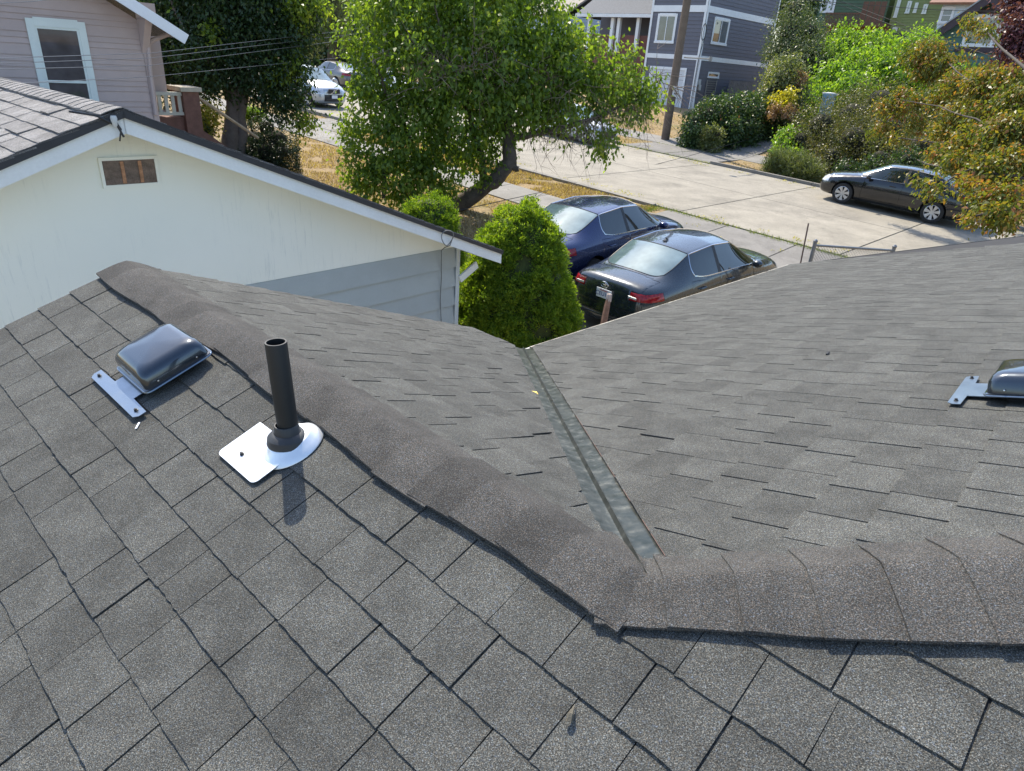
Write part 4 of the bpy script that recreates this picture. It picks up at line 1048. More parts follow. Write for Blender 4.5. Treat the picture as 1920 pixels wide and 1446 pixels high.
# silver estate facing the camera, left
q = at_g(601, 203); S4 = dict(l=4.65, w=1.89, h=1.72, rw=.95, fw=3.72, wr=.36, ar=.42, spokes=5, suv=1, chrome=0)
a_, c_ = 30.3, 19.0; P4 = ac(a_ + 4.65, c_, .0)
car4, k, ob = make_car(S4, P4, AZS + math.pi, -.045, 'silver crossover facing the camera at the near kerb beside the dark tree', 'crossover', mat_paint('silver_blue_paint', (.45, .49, .53), .6, .3))
b = MB(); b.box((4.655, 0, .78), (.03, .62, .20)); g_ = b.build('grille', simple('dark_mesh_grille', (.02, .02, .02), .5, .3, 60, 90, .2), car4, bevel=.01)
b = MB(); b.box((4.675, 0, .78), (.01, .56, .022), (A_([1., 0, 0]), A_([0, .86, .5]) / 1.0, A_([0, -.5, .86]))); b.build('diagonal_bar', CHROME, g_)
b = MB(); b.tube([(4.685, .055 * math.cos(t_), .78 + .055 * math.sin(t_)) for t_ in np.linspace(0, 6.283, 17)[:-1]], .009, 5, closed=True); b.build('badge', CHROME, g_)
b = MB(); b.box((4.66, 0, .42), (.04, .9, .10)); b.build('lower_grille', BLACKP, car4, bevel=.01)
b = MB(); b.box((4.69, 0, .54), (.008, .31, .14)); b.build('number_plate', simple('plate_white', (.72, .75, .80)), car4)
# grey sedan and two white cars along the far kerb
P5 = ac(38.3, 25.75, .0); car5, k, ob = make_car(dict(l=4.86, w=1.85, h=1.48, rw=1.05, fw=3.88, wr=.33, ar=.39, spokes=8), P5, AZS, .045, 'warm grey sedan parked at the far kerb seen from its tail, beside the silver crossover', 'parked_sedan', GREYP)
P6 = ac(32.7, 25.75, .0); car6, k, ob = make_car(dict(l=4.6, w=1.80, h=1.48, rw=1.0, fw=3.7, wr=.32, ar=.38, spokes=6, lv=2), P6, AZS, .045, 'white sedan mostly hidden behind the big green tree, next behind the grey sedan', 'parked_sedan', WHTP)
P7 = ac(16.95, 25.7, .0) + 0; P7 = ac(23.3, 25.75, .0); car7, k, ob = make_car(dict(l=4.55, w=1.78, h=1.50, rw=.95, fw=3.6, wr=.32, ar=.38, spokes=5, lv=2), P7, AZS + math.pi, -.045, 'white sedan at the far kerb behind the bare hanging twigs of the big tree', 'parked_sedan', WHTP)
q = at_g(608, 108); P8 = ac(55.0, 30.5, .0); car8, k, ob = make_car(dict(l=4.5, w=1.78, h=1.55, rw=.95, fw=3.6, wr=.32, ar=.38, spokes=5, lv=2, detail=0), A_([q[0], q[1], q[2]]), R(-120), 0, 'small white car far off past the willow, behind the low fence', 'parked_sedan', WHTP)
# ---------------------------------------------------------------- houses beyond the street
def face_fn(P0, X, Nn):
    def f(px, py, d=0):
        P = on_plane(px, py, P0 + Nn * d, Nn); return float((P - P0) @ X), float(P[2])
    return f
GB = simple('slate_blue_lap_paint', (.135, .135, .165), .6, .05, 3, 40, .1, piece=.08)
q = at_g(1295, 204); a0_, c0_ = to_ac(q); Cn = A_([q[0], q[1], 0.0])
gh = thing('slate_house', A_([q[0], q[1], q[2]]), 'slate blue three storey house with white bands and garage door behind the utility pole', 'house')
fL = face_fn(Cn, SD, -PD); fR = face_fn(Cn, PD, -SD)
zg = q[2] - .3; z1a, z1b = fR(1300, 103)[1], fR(1299, 112)[1]; z2a, z2b = fR(1322, 22)[1], fR(1323, 9)[1]
z1b, z1a = sorted((z1a, z1b)); z2a, z2b = sorted((z2a, z2b)); ztp = z2b + 2.6
wL = fL(1212, 98)[0]; wR = fR(1438, 120)[0]
b = MB(); cpt = lambda a, c: Cn + SD * a + PD * c
b.prism([cpt(.02, .02) + ZZ * ztp, cpt(wL, .02) + ZZ * ztp, cpt(wL, wR) + ZZ * ztp, cpt(.02, wR) + ZZ * ztp], ZZ, ztp - zg); b.build('wall', GB, gh)
for X, N, w_ in ((SD, -PD, wL), (PD, -SD, wR)):
    for lo, hi in ((zg, z1b), (z1a, z2a), (z2b, ztp)):
        lap_wall(gh, Cn, X, N, [(0.08, lo + .002), (w_ - .05, lo + .002), (w_ - .05, hi - .002), (.08, hi - .002)], .21, GB, 'lap_board', .022)
    for lo, hi in ((z1b, z1a), (z2a, z2b)):
        b = MB(); bar(b, Cn, X, N, 0.0, w_, lo, hi, .0, .045); b.build('band_board', WTRIM, gh)
    for x in (.06, w_ - .06):
        b = MB(); bar(b, Cn, X, N, x - .07, x + .07, zg, ztp, .024 if x < 1 else .03, .055 if x < 1 else .056); b.build('corner_board', WTRIM, gh)
x0, z1_ = fL(1268, 30); x1, z0_ = fL(1231, 77); window(gh, Cn, SD, -PD, x0, x1, z0_, z1_, .12, 'v', WTRIM, off=.03)
x0, z1_ = fR(1341, 36); x1, z0_ = fR(1355, 82); window(gh, Cn, PD, -SD, x0, x1 + .25, z0_, z1_, .12, 'v', WTRIM, off=.03)
x0, z1_ = fR(1328, 137); x1, z0_ = fR(1345, 147); window(gh, Cn, PD, -SD, x0, x1, z0_ + .05, z1_, .07, None, WTRIM, off=.03)
b = MB(); x0 = fR(1322, 165)[0]; x1 = fR(1340, 165)[0]; zA, zB = fR(1330, 180)[1], fR(1330, 150)[1]
for x in (x0, x1): bar(b, Cn, PD, -SD, x - .03, x + .03, zA, zB, .05, .09)
for k in range(7): bar(b, Cn, PD, -SD, x0, x1, zA + (zB - zA) * (k + .5) / 7 - .015, zA + (zB - zA) * (k + .5) / 7 + .015, .055, .085)
b.build('wall_ladder', simple('grey_trellis', (.30, .28, .26), .7, .1, 5, 50, .1), gh)
for py in (154, 164): x, z = fR(1307, py); b = MB(); bar(b, Cn, PD, -SD, x, x + .22, z - .16, z + .16, .05, .16); b.build('meter_box', simple('meter_box_grey', (.48, .50, .5), .5, .05, 4, 50, 0), gh, bevel=.01)
gx0, gzt = fL(1285, 133); gx1 = fL(1222, 133)[0]; gzb = q[2] - .05
f = MB(); bar(f, Cn, SD, -PD, gx0 - .12, gx0, gzb, gzt, .03, .07); bar(f, Cn, SD, -PD, gx1, gx1 + .12, gzb, gzt, .03, .07); bar(f, Cn, SD, -PD, gx0 - .12, gx1 + .12, gzt, gzt + .16, .03, .075); gd = f.build('garage_frame', WTRIM, gh)
for k in range(4):
    h = (gzt - gzb) / 4; b = MB(); bar(b, Cn, SD, -PD, gx0, gx1, gzb + h * k + .01, gzb + h * (k + 1) - .01, .026, .05); b.build('door_panel', simple('garage_door_white', (.60, .62, .66), .5, .04, 3, 50, .05), gd)
b = MB(); P = lambda x, z, d: Cn + PD * x + ZZ * z - SD * d
b.tube([P(.02, z1a - .1, .12), P(.0, zg + 1.0, .12), P(.02, zg + .35, .14), P(.3, zg + .3, .3)], .05, 8); b.build('downspout', WTRIM, gh, smooth=True)
b = MB(); x, z = fR(1318, 60); b.tube([P(x + .25 * math.cos(t_), z + .45 * math.sin(t_), .07) for t_ in np.linspace(0, 12, 30)] + [P(x - .1, z - 1.5, .06), P(x - .15, z - 5, .06)], .02, 5); b.build('cable_coil', BLACKP, gh)
# porch wing of the same house, set back to the left
Cw = Cn + PD * 1.1 + SD * wL; fW = face_fn(Cw, SD, -PD)
eW = fW(1215, 27); lW = fW(1092, 27)
b = MB(); ww = lW[0]; zr = eW[1]
b.prism([Cw + SD * -.0 + PD * 2.2 + ZZ * (zr + 3), Cw + SD * ww + PD * 2.2 + ZZ * (zr + 3), Cw + SD * ww + PD * 8 + ZZ * (zr + 3), Cw + PD * 8 + ZZ * (zr + 3)], ZZ, zr + 3 - zg); b.build('wall', GB, gh)
rfm = simple('dark_blue_roof_shingle', (.10, .11, .125), .85, .15, 8, 30, .4)
b = MB(); b.prism([Cw - SD * .0 - PD * .4 + ZZ * zr, Cw + SD * (ww + .2) - PD * .4 + ZZ * zr, Cw + SD * (ww + .2) + PD * 5 + ZZ * (zr + 3.2), Cw + PD * 5 + ZZ * (zr + 3.2)], (-PD * .5 + ZZ * .86), .12); b.build('roof', rfm, gh)
b = MB(); bar(b, Cw, SD, -PD, -.05, ww + .25, zr - .22, zr - .02, .40, .48); b.build('gutter', WTRIM, gh)
for px in (1105, 1148, 1160, 1196):
    x = fW(px, 60)[0]; b = MB(); bar(b, Cw, SD, -PD, x - .12, x + .12, fW(px, 98)[1], zr - .22, -.1, .14); b.build('porch_post', WTRIM, gh, bevel=.01)
b = MB(); bar(b, Cw, SD, -PD, 0, ww, zg, fW(1180, 66)[1], -.3, -.1); b.build('porch_base', simple('red_brown_porch', (.16, .07, .06), .8, .1, 5, 50, .2), gh)
# pale blue house further left behind the big tree
PBm = simple('pale_blue_siding', (.42, .52, .62), .6, .05, 3, 40, .1)
def far_house(P, wa, wc, h, roofh, wm, rm, label, laps=.25, gable_c=False, name='far_house'):
    """box with a gabled roof; P = corner on the ground nearest the street, wa along the street, wc away from it."""
    a_, c_ = P; r = thing(name, ac(a_, c_), label, 'house'); B = A_(SD * a_ + PD * c_); zz0 = HG(a_, c_) - 2.5; zt_ = HG(a_, c_) + h
    pt = lambda a, c, z: B + SD * a + PD * c + ZZ * z
    b = MB(); b.prism([pt(.02, .02, zt_), pt(wa - .02, .02, zt_), pt(wa - .02, wc, zt_), pt(.02, wc, zt_)], ZZ, zt_ - zz0); b.build('wall', wm, r)
    if gable_c:
        b = MB(); b.prism([pt(0, 0, zt_), pt(wa, 0, zt_), pt(wa / 2, 0, zt_ + roofh)], -PD, .1); b.prism([pt(0, wc, zt_), pt(wa, wc, zt_), pt(wa / 2, wc, zt_ + roofh)], PD, .1); b.build('gable', wm, r)
        for s, e in ((0, -1), (wa, 1)):
            sl = (pt(s + e * .45, -.5, zt_ - .45 * roofh / (wa / 2)), pt(wa / 2, -.5, zt_ + roofh), pt(wa / 2, wc + .4, zt_ + roofh), pt(s + e * .45, wc + .4, zt_ - .45 * roofh / (wa / 2)))
            nn = np.cross(sl[1] - sl[0], sl[2] - sl[1]); nn /= np.linalg.norm(nn); nn *= np.sign(nn[2]); b = MB(); b.prism([p + nn * .12 for p in sl], nn, .12); b.build('roof', rm, r)
    else:
        for s, e in ((0, -1), (wc, 1)):
            sl = (pt(-.4, s + e * .45, zt_ - .1), pt(wa + .4, s + e * .45, zt_ - .1), pt(wa + .4, wc / 2, zt_ + roofh), pt(-.4, wc / 2, zt_ + roofh))
            nn = np.cross(sl[1] - sl[0], sl[2] - sl[1]); nn /= np.linalg.norm(nn); nn *= np.sign(nn[2]); b = MB(); b.prism([p + nn * .15 for p in sl], nn, .14); b.build('roof', rm, r)
    lap_wall(r, B, SD, -PD, [(0, zz0), (wa, zz0), (wa, zt_), (0, zt_)] if not gable_c else [(0, zz0), (wa, zz0), (wa, zt_), (wa / 2, zt_ + roofh - .02), (0, zt_)], laps, wm, 'lap', .03, single=False)
    lap_wall(r, B, PD, -SD, [(0, zz0), (wc, zz0), (wc, zt_), (0, zt_)], laps, wm, 'side_lap', .03, single=False)
    return r, B, zt_
P = on_plane(1062, 40, Cw + PD * 5, PD); a_, c_ = to_ac(P)
r, B, zt_ = far_house((a_ + .6, c_ + .5), 9, 8, 4.6, 2.2, PBm, simple('tan_roof_shingle', (.30, .27, .23), .85, .15, 6, 30, .4), 'pale blue house behind the top right side of the big tree')
fx = face_fn(B, SD, -PD); window(r, B, SD, -PD, 2.0, 3.2, zt_ - 2.2, zt_ - .8, .12, 'h', off=.04)
r, B, zt_ = far_house((47.5, 46), 12, 9, 6.2, 2.6, simple('blue_grey_siding', (.24, .28, .33), .6, .06, 3, 40, .1), rfm, 'blue grey house above the concrete retaining wall')
for x in (2.5, 6.2, 9.4): window(r, B, SD, -PD, x, x + 1.1, zt_ - 2.6, zt_ - 1.1, .12, 'h', off=.04)
r, B, zt_ = far_house((66, 44), 13, 9, 6.5, 2.6, simple('cream_siding', (.48, .46, .40), .6, .06, 3, 40, .1), rfm, 'cream house far up the street behind the willow')
# teal gable house on the right
PT = SD * 0 + PD * 49.0; fT = face_fn(PT, SD, -PD)
TEAL = simple('teal_shingle_siding', (.085, .17, .155), .7, .08, 3, 30, .2, piece=.12); UMB = simple('umber_trim', (.055, .035, .045), .6, .1, 3, 50, .1)
xe, ze_ = fT(1742, 72); xp, zp = fT(1868, -14); sl_ = (zp - ze_) / (xp - xe); xo = 2 * xp - xe
th = thing('teal_house', PT + SD * xp + ZZ * (ze_ - 5), 'teal gabled house with dark umber rake boards and a wide white window', 'house')
zt2 = lambda x: zp - .3 - abs(sl_) * abs(x - xp)
b = MB(); b.prism([PT + SD * x + PD * .1 + ZZ * z for x, z in ((xe, ze_ - 8), (xo, ze_ - 8), (xo, zt2(xo)), (xp, zt2(xp)), (xe, zt2(xe)))], -PD, 9); b.build('wall', TEAL, th)
lap_wall(th, PT, SD, -PD, [(xo, ze_ - 4), (xe, ze_ - 4), (xe, zt2(xe)), (xp, zt2(xp)), (xo, zt2(xo))], .34, TEAL, 'lap_board', .04)
for xx in (xe, xo):
    d = (PT + SD * xx + ZZ * ze_) - (PT + SD * xp + ZZ * zp); L_ = np.linalg.norm(d); d /= L_
    T0 = PT + SD * xp + ZZ * zp - PD * .6; nn = np.cross(d, PD); nn /= np.linalg.norm(nn); nn *= np.sign(nn[2])
    b = MB(); b.prism([T0 - ZZ * .02, T0 + d * L_ - ZZ * .02, T0 + d * L_ - ZZ * .5, T0 - ZZ * .55], -PD, .06); b.build('rake_board', UMB, th)
    b = MB(); b.prism([T0 - PD * .05 + nn * .06, T0 - PD * .05 + d * (L_ + .1) + nn * .06, T0 + PD * 10 + d * (L_ + .1) + nn * .06, T0 + PD * 10 + nn * .06], nn, .07); b.build('roof', simple('grey_roof_edge', (.33, .35, .38), .7, .1, 4, 40, .2), th)
x0, z1_ = fT(1824, 33); x1, z0_ = fT(1857, 84); x2 = fT(1905, 60)[0]
window(th, PT, SD, -PD, x1, x0, z0_, z1_, .14, None, WTRIM, off=.06); window(th, PT, SD, -PD, x2, x1 - .3, z0_, z1_, .14, None, WTRIM, off=.06)
b = MB(); bar(b, PT, SD, -PD, x2 - .5, x0 + .4, z0_ - .42, z0_ - .16, .05, .10); bar(b, PT, SD, -PD, x2 - .5, x0 + .4, z1_ + .18, z1_ + .44, .05, .10); b.build('head_and_sill_boards', UMB, th)
# olive house, its deck, and the white house beside it
PO = PD * 66.0; fO = face_fn(PO, SD, -PD); OLV = simple('olive_lap_paint', (.20, .24, .085), .65, .06, 3, 40, .1); GRN2 = simple('deep_green_paint', (.075, .13, .07), .65, .06, 3, 40, .1)
xa, xb = fO(1762, 40)[0], fO(1663, 60)[0]; zb_ = fO(1700, 90)[1] - 3; zt3 = fO(1700, -60)[1]
oh = thing('olive_house', PO + SD * xa + ZZ * zb_, 'olive green house with narrow cream framed windows on the hill', 'house')
b = MB(); b.prism([PO + SD * xa + ZZ * zt3, PO + SD * xb + ZZ * zt3, PO + SD * xb + PD * 10 + ZZ * zt3, PO + SD * xa + PD * 10 + ZZ * zt3], ZZ, zt3 - zb_); b.build('wall', OLV, oh)
lap_wall(oh, PO, SD, -PD, [(xa, zb_), (xb, zb_), (xb, zt3), (xa, zt3)], .20, OLV, 'lap', .03, single=False)
CT = simple('cream_trim', (.66, .70, .64))
for (l, t, r_, bt) in ((1678, 1, 1688, 31), (1700, 5, 1708, 23), (1715, 8, 1720, 22), (1731, 11, 1738, 24), (1673, 54, 1681, 66)):
    x0, z1_ = fO(r_, t); x1, z0_ = fO(l, bt); window(oh, PO, SD, -PD, min(x0, x1), max(x0, x1), z0_, z1_, .10, 'h', CT, off=.05)
PO2 = PD * 68.0; fO2 = face_fn(PO2, SD, -PD); xc, xd = fO2(1661, 30)[0], fO2(1500, 30)[0]
b = MB(); b.prism([PO2 + SD * xc + ZZ * zt3, PO2 + SD * xd + ZZ * zt3, PO2 + SD * xd + PD * 8 + ZZ * zt3, PO2 + SD * xc + PD * 8 + ZZ * zt3], ZZ, zt3 - zb_); b.build('green_wing', GRN2, oh)
lap_wall(oh, PO2, SD, -PD, [(xc, zb_), (xd, zb_), (xd, zt3), (xc, zt3)], .22, GRN2, 'wing_lap', .03, single=False)
for l, r_ in ((1509, 1520), (1522, 1530), (1541, 1553), (1556, 1564)):
    x0 = fO2(r_, 8)[0]; x1, z0_ = fO2(l, 21); window(oh, PO2, SD, -PD, x0, x1, z0_, z0_ + 2.2, .14, None, WTRIM, off=.05, sill=False)
BRN = simple('brown_deck_wood', (.15, .075, .045), .75, .15, 5, 40, .2)
PDk = PD * 64.6; fD = face_fn(PDk, SD, -PD)
dk = thing('deck', PDk + SD * fD(1600, 45)[0] + ZZ * fD(1600, 60)[1], 'raised brown timber deck with baluster railing and a tall screen', 'deck')
x0, x1 = fD(1612, 40)[0], fD(1545, 40)[0]; zt_, zb2 = fD(1580, 24)[1], fD(1580, 43)[1]
b = MB(); bar(b, PDk, SD, -PD, x0, x1, zt_ - .1, zt_, -.05, .08); b.build('rail', BRN, dk)
n = 22
for k in range(n): x = x0 + (x1 - x0) * (k + .5) / n; b = MB(); bar(b, PDk, SD, -PD, x - .03, x + .03, zb2, zt_ - .1, 0, .05); b.build('baluster', BRN, dk)
b = MB(); bar(b, PDk, SD, -PD, fD(1658, 50)[0], x1, zb2 - .25, zb2, -1.5, .1); b.build('deck_floor', BRN, dk)
xs0, xs1 = fD(1658, 30)[0], fD(1613, 30)[0]; zs1 = fD(1630, 3)[1]
for k in range(4):
    w_ = (xs1 - xs0) / 4; b = MB(); bar(b, PDk, SD, -PD, xs0 + w_ * k + .03, xs0 + w_ * (k + 1) - .03, zb2, zs1, .0, .06); b.build('screen_panel', BRN, dk)
b = MB(); bar(b, PDk, SD, -PD, fD(1658, 50)[0], x1, zb2 - 2.6, zb2 - .25, -1.2, -.9); b.build('lower_wall', simple('rust_brick', (.26, .095, .05), .8, .2, 6, 40, .2), dk)
PWh = PD * 62.5; fH = face_fn(PWh, SD, -PD); WHS = simple('white_blue_siding', (.62, .70, .76), .6, .04, 3, 40, .1)
xh0, xh1 = fH(1880, 40)[0], fH(1756, 50)[0]; zt4 = fH(1800, 6)[1]
w2 = thing('white_far_house', PWh + SD * xh1 + ZZ * zb_, 'white sided house on the hill between the olive house and the teal gable', 'house')
b = MB(); b.prism([PWh + SD * xh0 + ZZ * zt4, PWh + SD * xh1 + ZZ * zt4, PWh + SD * xh1 + PD * 3.3 + ZZ * zt4, PWh + SD * xh0 + PD * 3.3 + ZZ * zt4], ZZ, zt4 - zb_); b.build('wall', WHS, w2)
lap_wall(w2, PWh, SD, -PD, [(xh0, zb_), (xh1, zb_), (xh1, zt4), (xh0, zt4)], .22, WHS, 'lap', .03, single=False)
x0, z1_ = fH(1783, 17); x1, z0_ = fH(1762 + 16, 41); 
x0 = fH(1784, 30)[0]; x1 = fH(1766, 30)[0]; window(w2, PWh, SD, -PD, x0, x1, fH(1775, 41)[1], fH(1775, 17)[1], .14, 'h', WTRIM, off=.05)
b = MB(); b.prism([PWh - PD * .6 + SD * (xh0 - .5) + ZZ * (zt4), PWh - PD * .6 + SD * (xh1 + .8) + ZZ * zt4, PWh + PD * 4 + SD * (xh1 + .8) + ZZ * (zt4 + 2.4), PWh + PD * 4 + SD * (xh0 - .5) + ZZ * (zt4 + 2.4)], (ZZ * .86 - PD * .5), .16); b.build('roof', simple('rusty_brown_roof', (.25, .14, .10), .85, .15, 5, 30, .3), w2)
# board fence in front of them
PF_ = PD * 60.5; fF = face_fn(PF_, SD, -PD); FNC = simple('dark_weathered_fence', (.075, .07, .08), .85, .2, 4, 40, .3, piece=.25)
bf = thing('board_fence', PF_ + SD * fF(1630, 80)[0] + ZZ * fF(1630, 90)[1], 'dark weathered board fence on the hill below the timber deck', 'fence')
x0, x1 = fF(1708, 80)[0], fF(1552, 70)[0]; zf0, zf1 = fF(1660, 92)[1] - .6, fF(1630, 62)[1]; n = 44
for k in range(n):
    x = x0 + (x1 - x0) * k / n; w_ = (x1 - x0) / n; b = MB(); bar(b, PF_, SD, -PD, x + .01, x + w_ - .01, zf0 - 1, zf1 + .03 * math.sin(k * 2.1), 0, .025); b.build('fence_board', FNC, bf)
b = MB(); bar(b, PF_, SD, -PD, x0, x1, zf1 - .02, zf1 + .06, -.03, .06); b.build('fence_cap', FNC, bf)
# low grey fence right of the slate house
PG = cpt(-.8, 3.2); fG = face_fn(PG, PD, -SD); gf = thing('grey_fence', PG + ZZ * (q[2]), 'low grey plank fence against the side of the slate house', 'fence')
x0, zt_ = fG(1368, 151); x1, _ = fG(1428, 153)
for k in range(16):
    w_ = (x1 - x0) / 16; b = MB(); bar(b, PG, PD, -SD, x0 + w_ * k + .01, x0 + w_ * (k + 1) - .01, zt_ - 1.6, zt_, 0, .025); b.build('fence_board', simple('grey_fence_board', (.20, .19, .20), .85, .15, 4, 40, .3, piece=.2), gf)
# retaining wall upper left
PRt = PD * 34.0; fRt = face_fn(PRt, SD, -PD); x0, x1 = fRt(735, 120)[0], fRt(617, 110)[0]; zt_ = fRt(660, 86)[1]
rt = thing('retaining_wall', PRt + SD * x0 + ZZ * (HG(x0, 34)), 'bare concrete retaining wall behind the cars up the street', 'wall')
n = 4
for k in range(n):
    xa_, xb_ = x0 + (x1 - x0) * k / n, x0 + (x1 - x0) * (k + 1) / n; b = MB(); bar(b, PRt, SD, -PD, xa_ + .02, xb_ - .02, HG(xa_, 34) - .5, zt_, -.3, 0); b.build('concrete_panel', simple('old_wall_concrete', (.30, .29, .29), .85, .12, 2, 30, .3, piece=.12), rt)
b = MB(); bar(b, PRt, SD, -PD, x1 + .0, x1 + .35, HG(x1, 34) - .5, zt_ + .05, -.35, .12); b.build('end_pier', simple('old_wall_concrete', (.30, .29, .29)), rt)
# low metal fence at the far car
fm = thing('low_metal_fence', at_g(592, 112), 'low pale metal fence left of the retaining wall in front of a white car', 'fence')
for k in range(4):
    P = at_g(584 + k * 9, 113); b = MB(); b.tube([P, P + ZZ * 1.1], .05, 6); b.build('post', WTRIM, fm)
P, Q = at_g(584, 113), at_g(611, 113); b = MB(); b.tube([P + ZZ * 1.05, Q + ZZ * 1.05], .035, 6); b.tube([P + ZZ * .5, Q + ZZ * .5], .035, 6); b.build('rail', WTRIM, fm)

# ---------------------------------------------------------------- pole, wires, near fence bits
PB_ = at_g(1247, 262); pole = thing('utility_pole', PB_, 'tall weathered wooden utility pole in front of the slate house garage', 'pole')
PM = simple('weathered_pole_wood', (.155, .115, .085), .9, .2, 3, 26, .5)
b = MB(); b.tube([PB_ - ZZ * .3, PB_ + ZZ * 3, PB_ + ZZ * 7 + PD * .05, PB_ + ZZ * 11.5 + PD * .08], [.215, .20, .18, .15], 16); b.build('shaft', PM, pole, smooth=True)
b = MB(); P = at_dist(1283, 108, math.hypot(PB_[0], PB_[1]) - .1); P2 = P - SD * 1.4; b.tube([P, P2], .035, 6); b.box(P2, (.12, .12, .2)); b.build('side_arm', simple('grey_hardware', (.25, .24, .22), .6, .1, 8, 50, .1), pole)
P = at_dist(1268, 172, math.hypot(PB_[0], PB_[1]) - .28); dv_ = A_([P[0], P[1], 0]) / math.hypot(P[0], P[1]); sx = A_([dv_[1], -dv_[0], 0]); 
b = MB(); b.box(P, (.34, .02, .46), (sx, dv_, ZZ)); sg = b.build('sign_plate', simple('faded_sign_white', (.60, .63, .64), .5, .1, 5, 60, 0), pole, bevel=.01)
b = MB(); b.tube([P - dv_ * .014 + sx * .085 * math.cos(t_) + ZZ * (.08 + .085 * math.sin(t_)) for t_ in np.linspace(0, 6.283, 19)[:-1]], .014, 5, closed=True); b.tube([P - dv_ * .014 + sx * .05 + ZZ * .12, P - dv_ * .014 - sx * .05 + ZZ * .04], .012, 5); b.box(P - dv_ * .012 - ZZ * .1, (.2, .008, .05), (sx, dv_, ZZ)); b.build('sign_symbol', BLACKP, sg)
b = MB(); b.tube([PB_ + ZZ * 9.6, PB_ - PD * 1.6 + ZZ * 10.0, PB_ - PD * 2.4 + ZZ * 9.9], .04, 6); b.lathe([(.0, .08), (.12, .05), (.16, -.05), (0, -.08)], PB_ - PD * 2.7 + ZZ * 9.86, 12); b.build('lamp_arm', simple('grey_hardware', (.25, .24, .22)), pole)
WIRE = simple('cable_black', (.03, .03, .032), .6, .1, 5, 50, 0)
def wire(pts, r, label, sag=.0):
    P = [at_dist(*p) for p in pts]; Q = []
    for i in range(len(P) - 1):
        for t_ in np.linspace(0, 1, 6)[:-1]: Q.append(P[i] * (1 - t_) + P[i + 1] * t_ - ZZ * sag * math.sin(math.pi * t_))
    Q.append(P[-1]); b = MB(); b.tube(Q, r, 5); tag(b.build('overhead_wire', WIRE2 if r < .0075 else WIRE, smooth=True), label, 'wire', 'overhead wires')
WIRE2 = simple('cable_grey', (.11, .115, .12), .4, .1, 5, 50, 0)
wire(((-300, 116, 9), (0, 109, 11.5), (281, 100, 15), (636, 59, 25), (900, 12, 38)), .0052, 'topmost of the wires passing over the pink house window')
wire(((-300, 128, 9), (0, 119, 11.5), (281, 109, 15), (636, 68, 25), (900, 26, 38)), .0052, 'second wire from the top over the pink house window')
wire(((-300, 142, 9), (0, 130, 11.5), (281, 123, 15), (650, 75, 25), (900, 36, 38)), .0052, 'third wire from the top over the pink house window')
wire(((-200, 166, 9), (104, 153, 11.8), (281, 144, 15), (640, 108, 25), (900, 76, 38)), .0052, 'lowest wire over the pink house, crossing the bottom pane')
wire(((800, 408, 15), (1107, 340, 24), (1290, 293, 31), (1470, 243, 40), (1640, 190, 52)), .010, 'single dark wire standing in for a wire shadow across the street towards the ivy hedge')  # tube in the air, added for a wire's shadow line on the ground
wire(((1500, -20, 40), (1590, 7, 40), (1760, 72, 38), (1960, 140, 36)), .012, 'steep dark wire running down over the olive house and the teal gable')
wire(((1480, -12, 42), (1587, 14, 42), (1723, 67, 40), (1960, 152, 38)), .012, 'lower of the two steep wires over the olive house')
wire(((1430, -6, 42), (1658, 12, 42), (1760, 19, 42), (1960, 24, 42)), .012, 'nearly level wire across the white house on the hill')
wire(((-40, 8, 12), (60, 3, 13), (120, -4, 14)), .0052, 'short wire across the top corner of the pink house')
# chain link fence end
STL = simple('galvanised_pipe', (.22, .23, .24), .45, .1, 8, 60, .1, metal=.6)
F0 = at_dist(1528, 457, 13.4); F1 = at_dist(1676, 467, 14.4); cf = thing('chain_link_fence', A_([F0[0], F0[1], gz(F0[0], F0[1])]), 'short run of chain link fence with a steel pipe rail past the roof edge', 'fence')
g0 = gz(F0[0], F0[1]); g1 = gz(F1[0], F1[1])
for P, g_ in ((F0, g0), (F1, g1)):
    b = MB(); b.tube([A_([P[0], P[1], g_ - .1]), P + ZZ * .03], .034, 12); b.lathe([(.040, 0), (.042, .02), (.02, .05), (0, .055)], P + ZZ * .03, 12); b.build('post', STL, cf, smooth=True)
b = MB(); b.tube([F0 - ZZ * .03, F1 - ZZ * .03], .022, 10); b.build('rail', STL, cf, smooth=True)
b = MB(); dF = F1 - F0; LF = math.hypot(dF[0], dF[1]); dh = A_([dF[0], dF[1], 0]) / LF; H_ = F0[2] - g0 - .02; n = int(LF / .058)
for k in range(-int(H_ / .058) - 1, n + 1):
    for s in (1, -1):
        pts = []
        for t_ in (0, H_):
            x = k * .058 + (t_ if s > 0 else H_ - t_); pts.append((x, t_))
        (xa_, ya_), (xb_, yb_) = pts
        if max(xa_, xb_) < 0 or min(xa_, xb_) > LF: continue
        f = lambda x: ya_ + (yb_ - ya_) * (x - xa_) / (xb_ - xa_)
        if xa_ > xb_: (xa_, ya_), (xb_, yb_) = (xb_, yb_), (xa_, ya_)
        l0, l1 = max(xa_, 0), min(xb_, LF); y0_, y1_ = f(l0), f(l1)
        zt0 = lambda x: F0[2] - .03 + dF[2] * x / LF
        b.tube([F0 * [1, 1, 0] + dh * l0 + ZZ * (zt0(l0) - H_ + y0_), F0 * [1, 1, 0] + dh * l1 + ZZ * (zt0(l1) - H_ + y1_)], .0035, 3, cap=False)
o = b.build('wire_mesh', STL, cf); o['kind'] = 'stuff'
P, Q = at_dist(1516, 419, 13.2), at_dist(1501, 494, 13.0); b = MB(); b.tube([Q - ZZ * .9 + (Q - P) * .2, Q, P], .013, 6); tag(b.build('metal_rod', simple('rusty_rod', (.10, .06, .045), .7, .2, 9, 60, .2)), 'thin rusty rod standing upright beside the chain link fence', 'rod')
T_ = at_dist(1143, 551, 9.3); Bm = at_dist(1131, 612, 9.25); b = MB(); dd = (T_ - Bm)
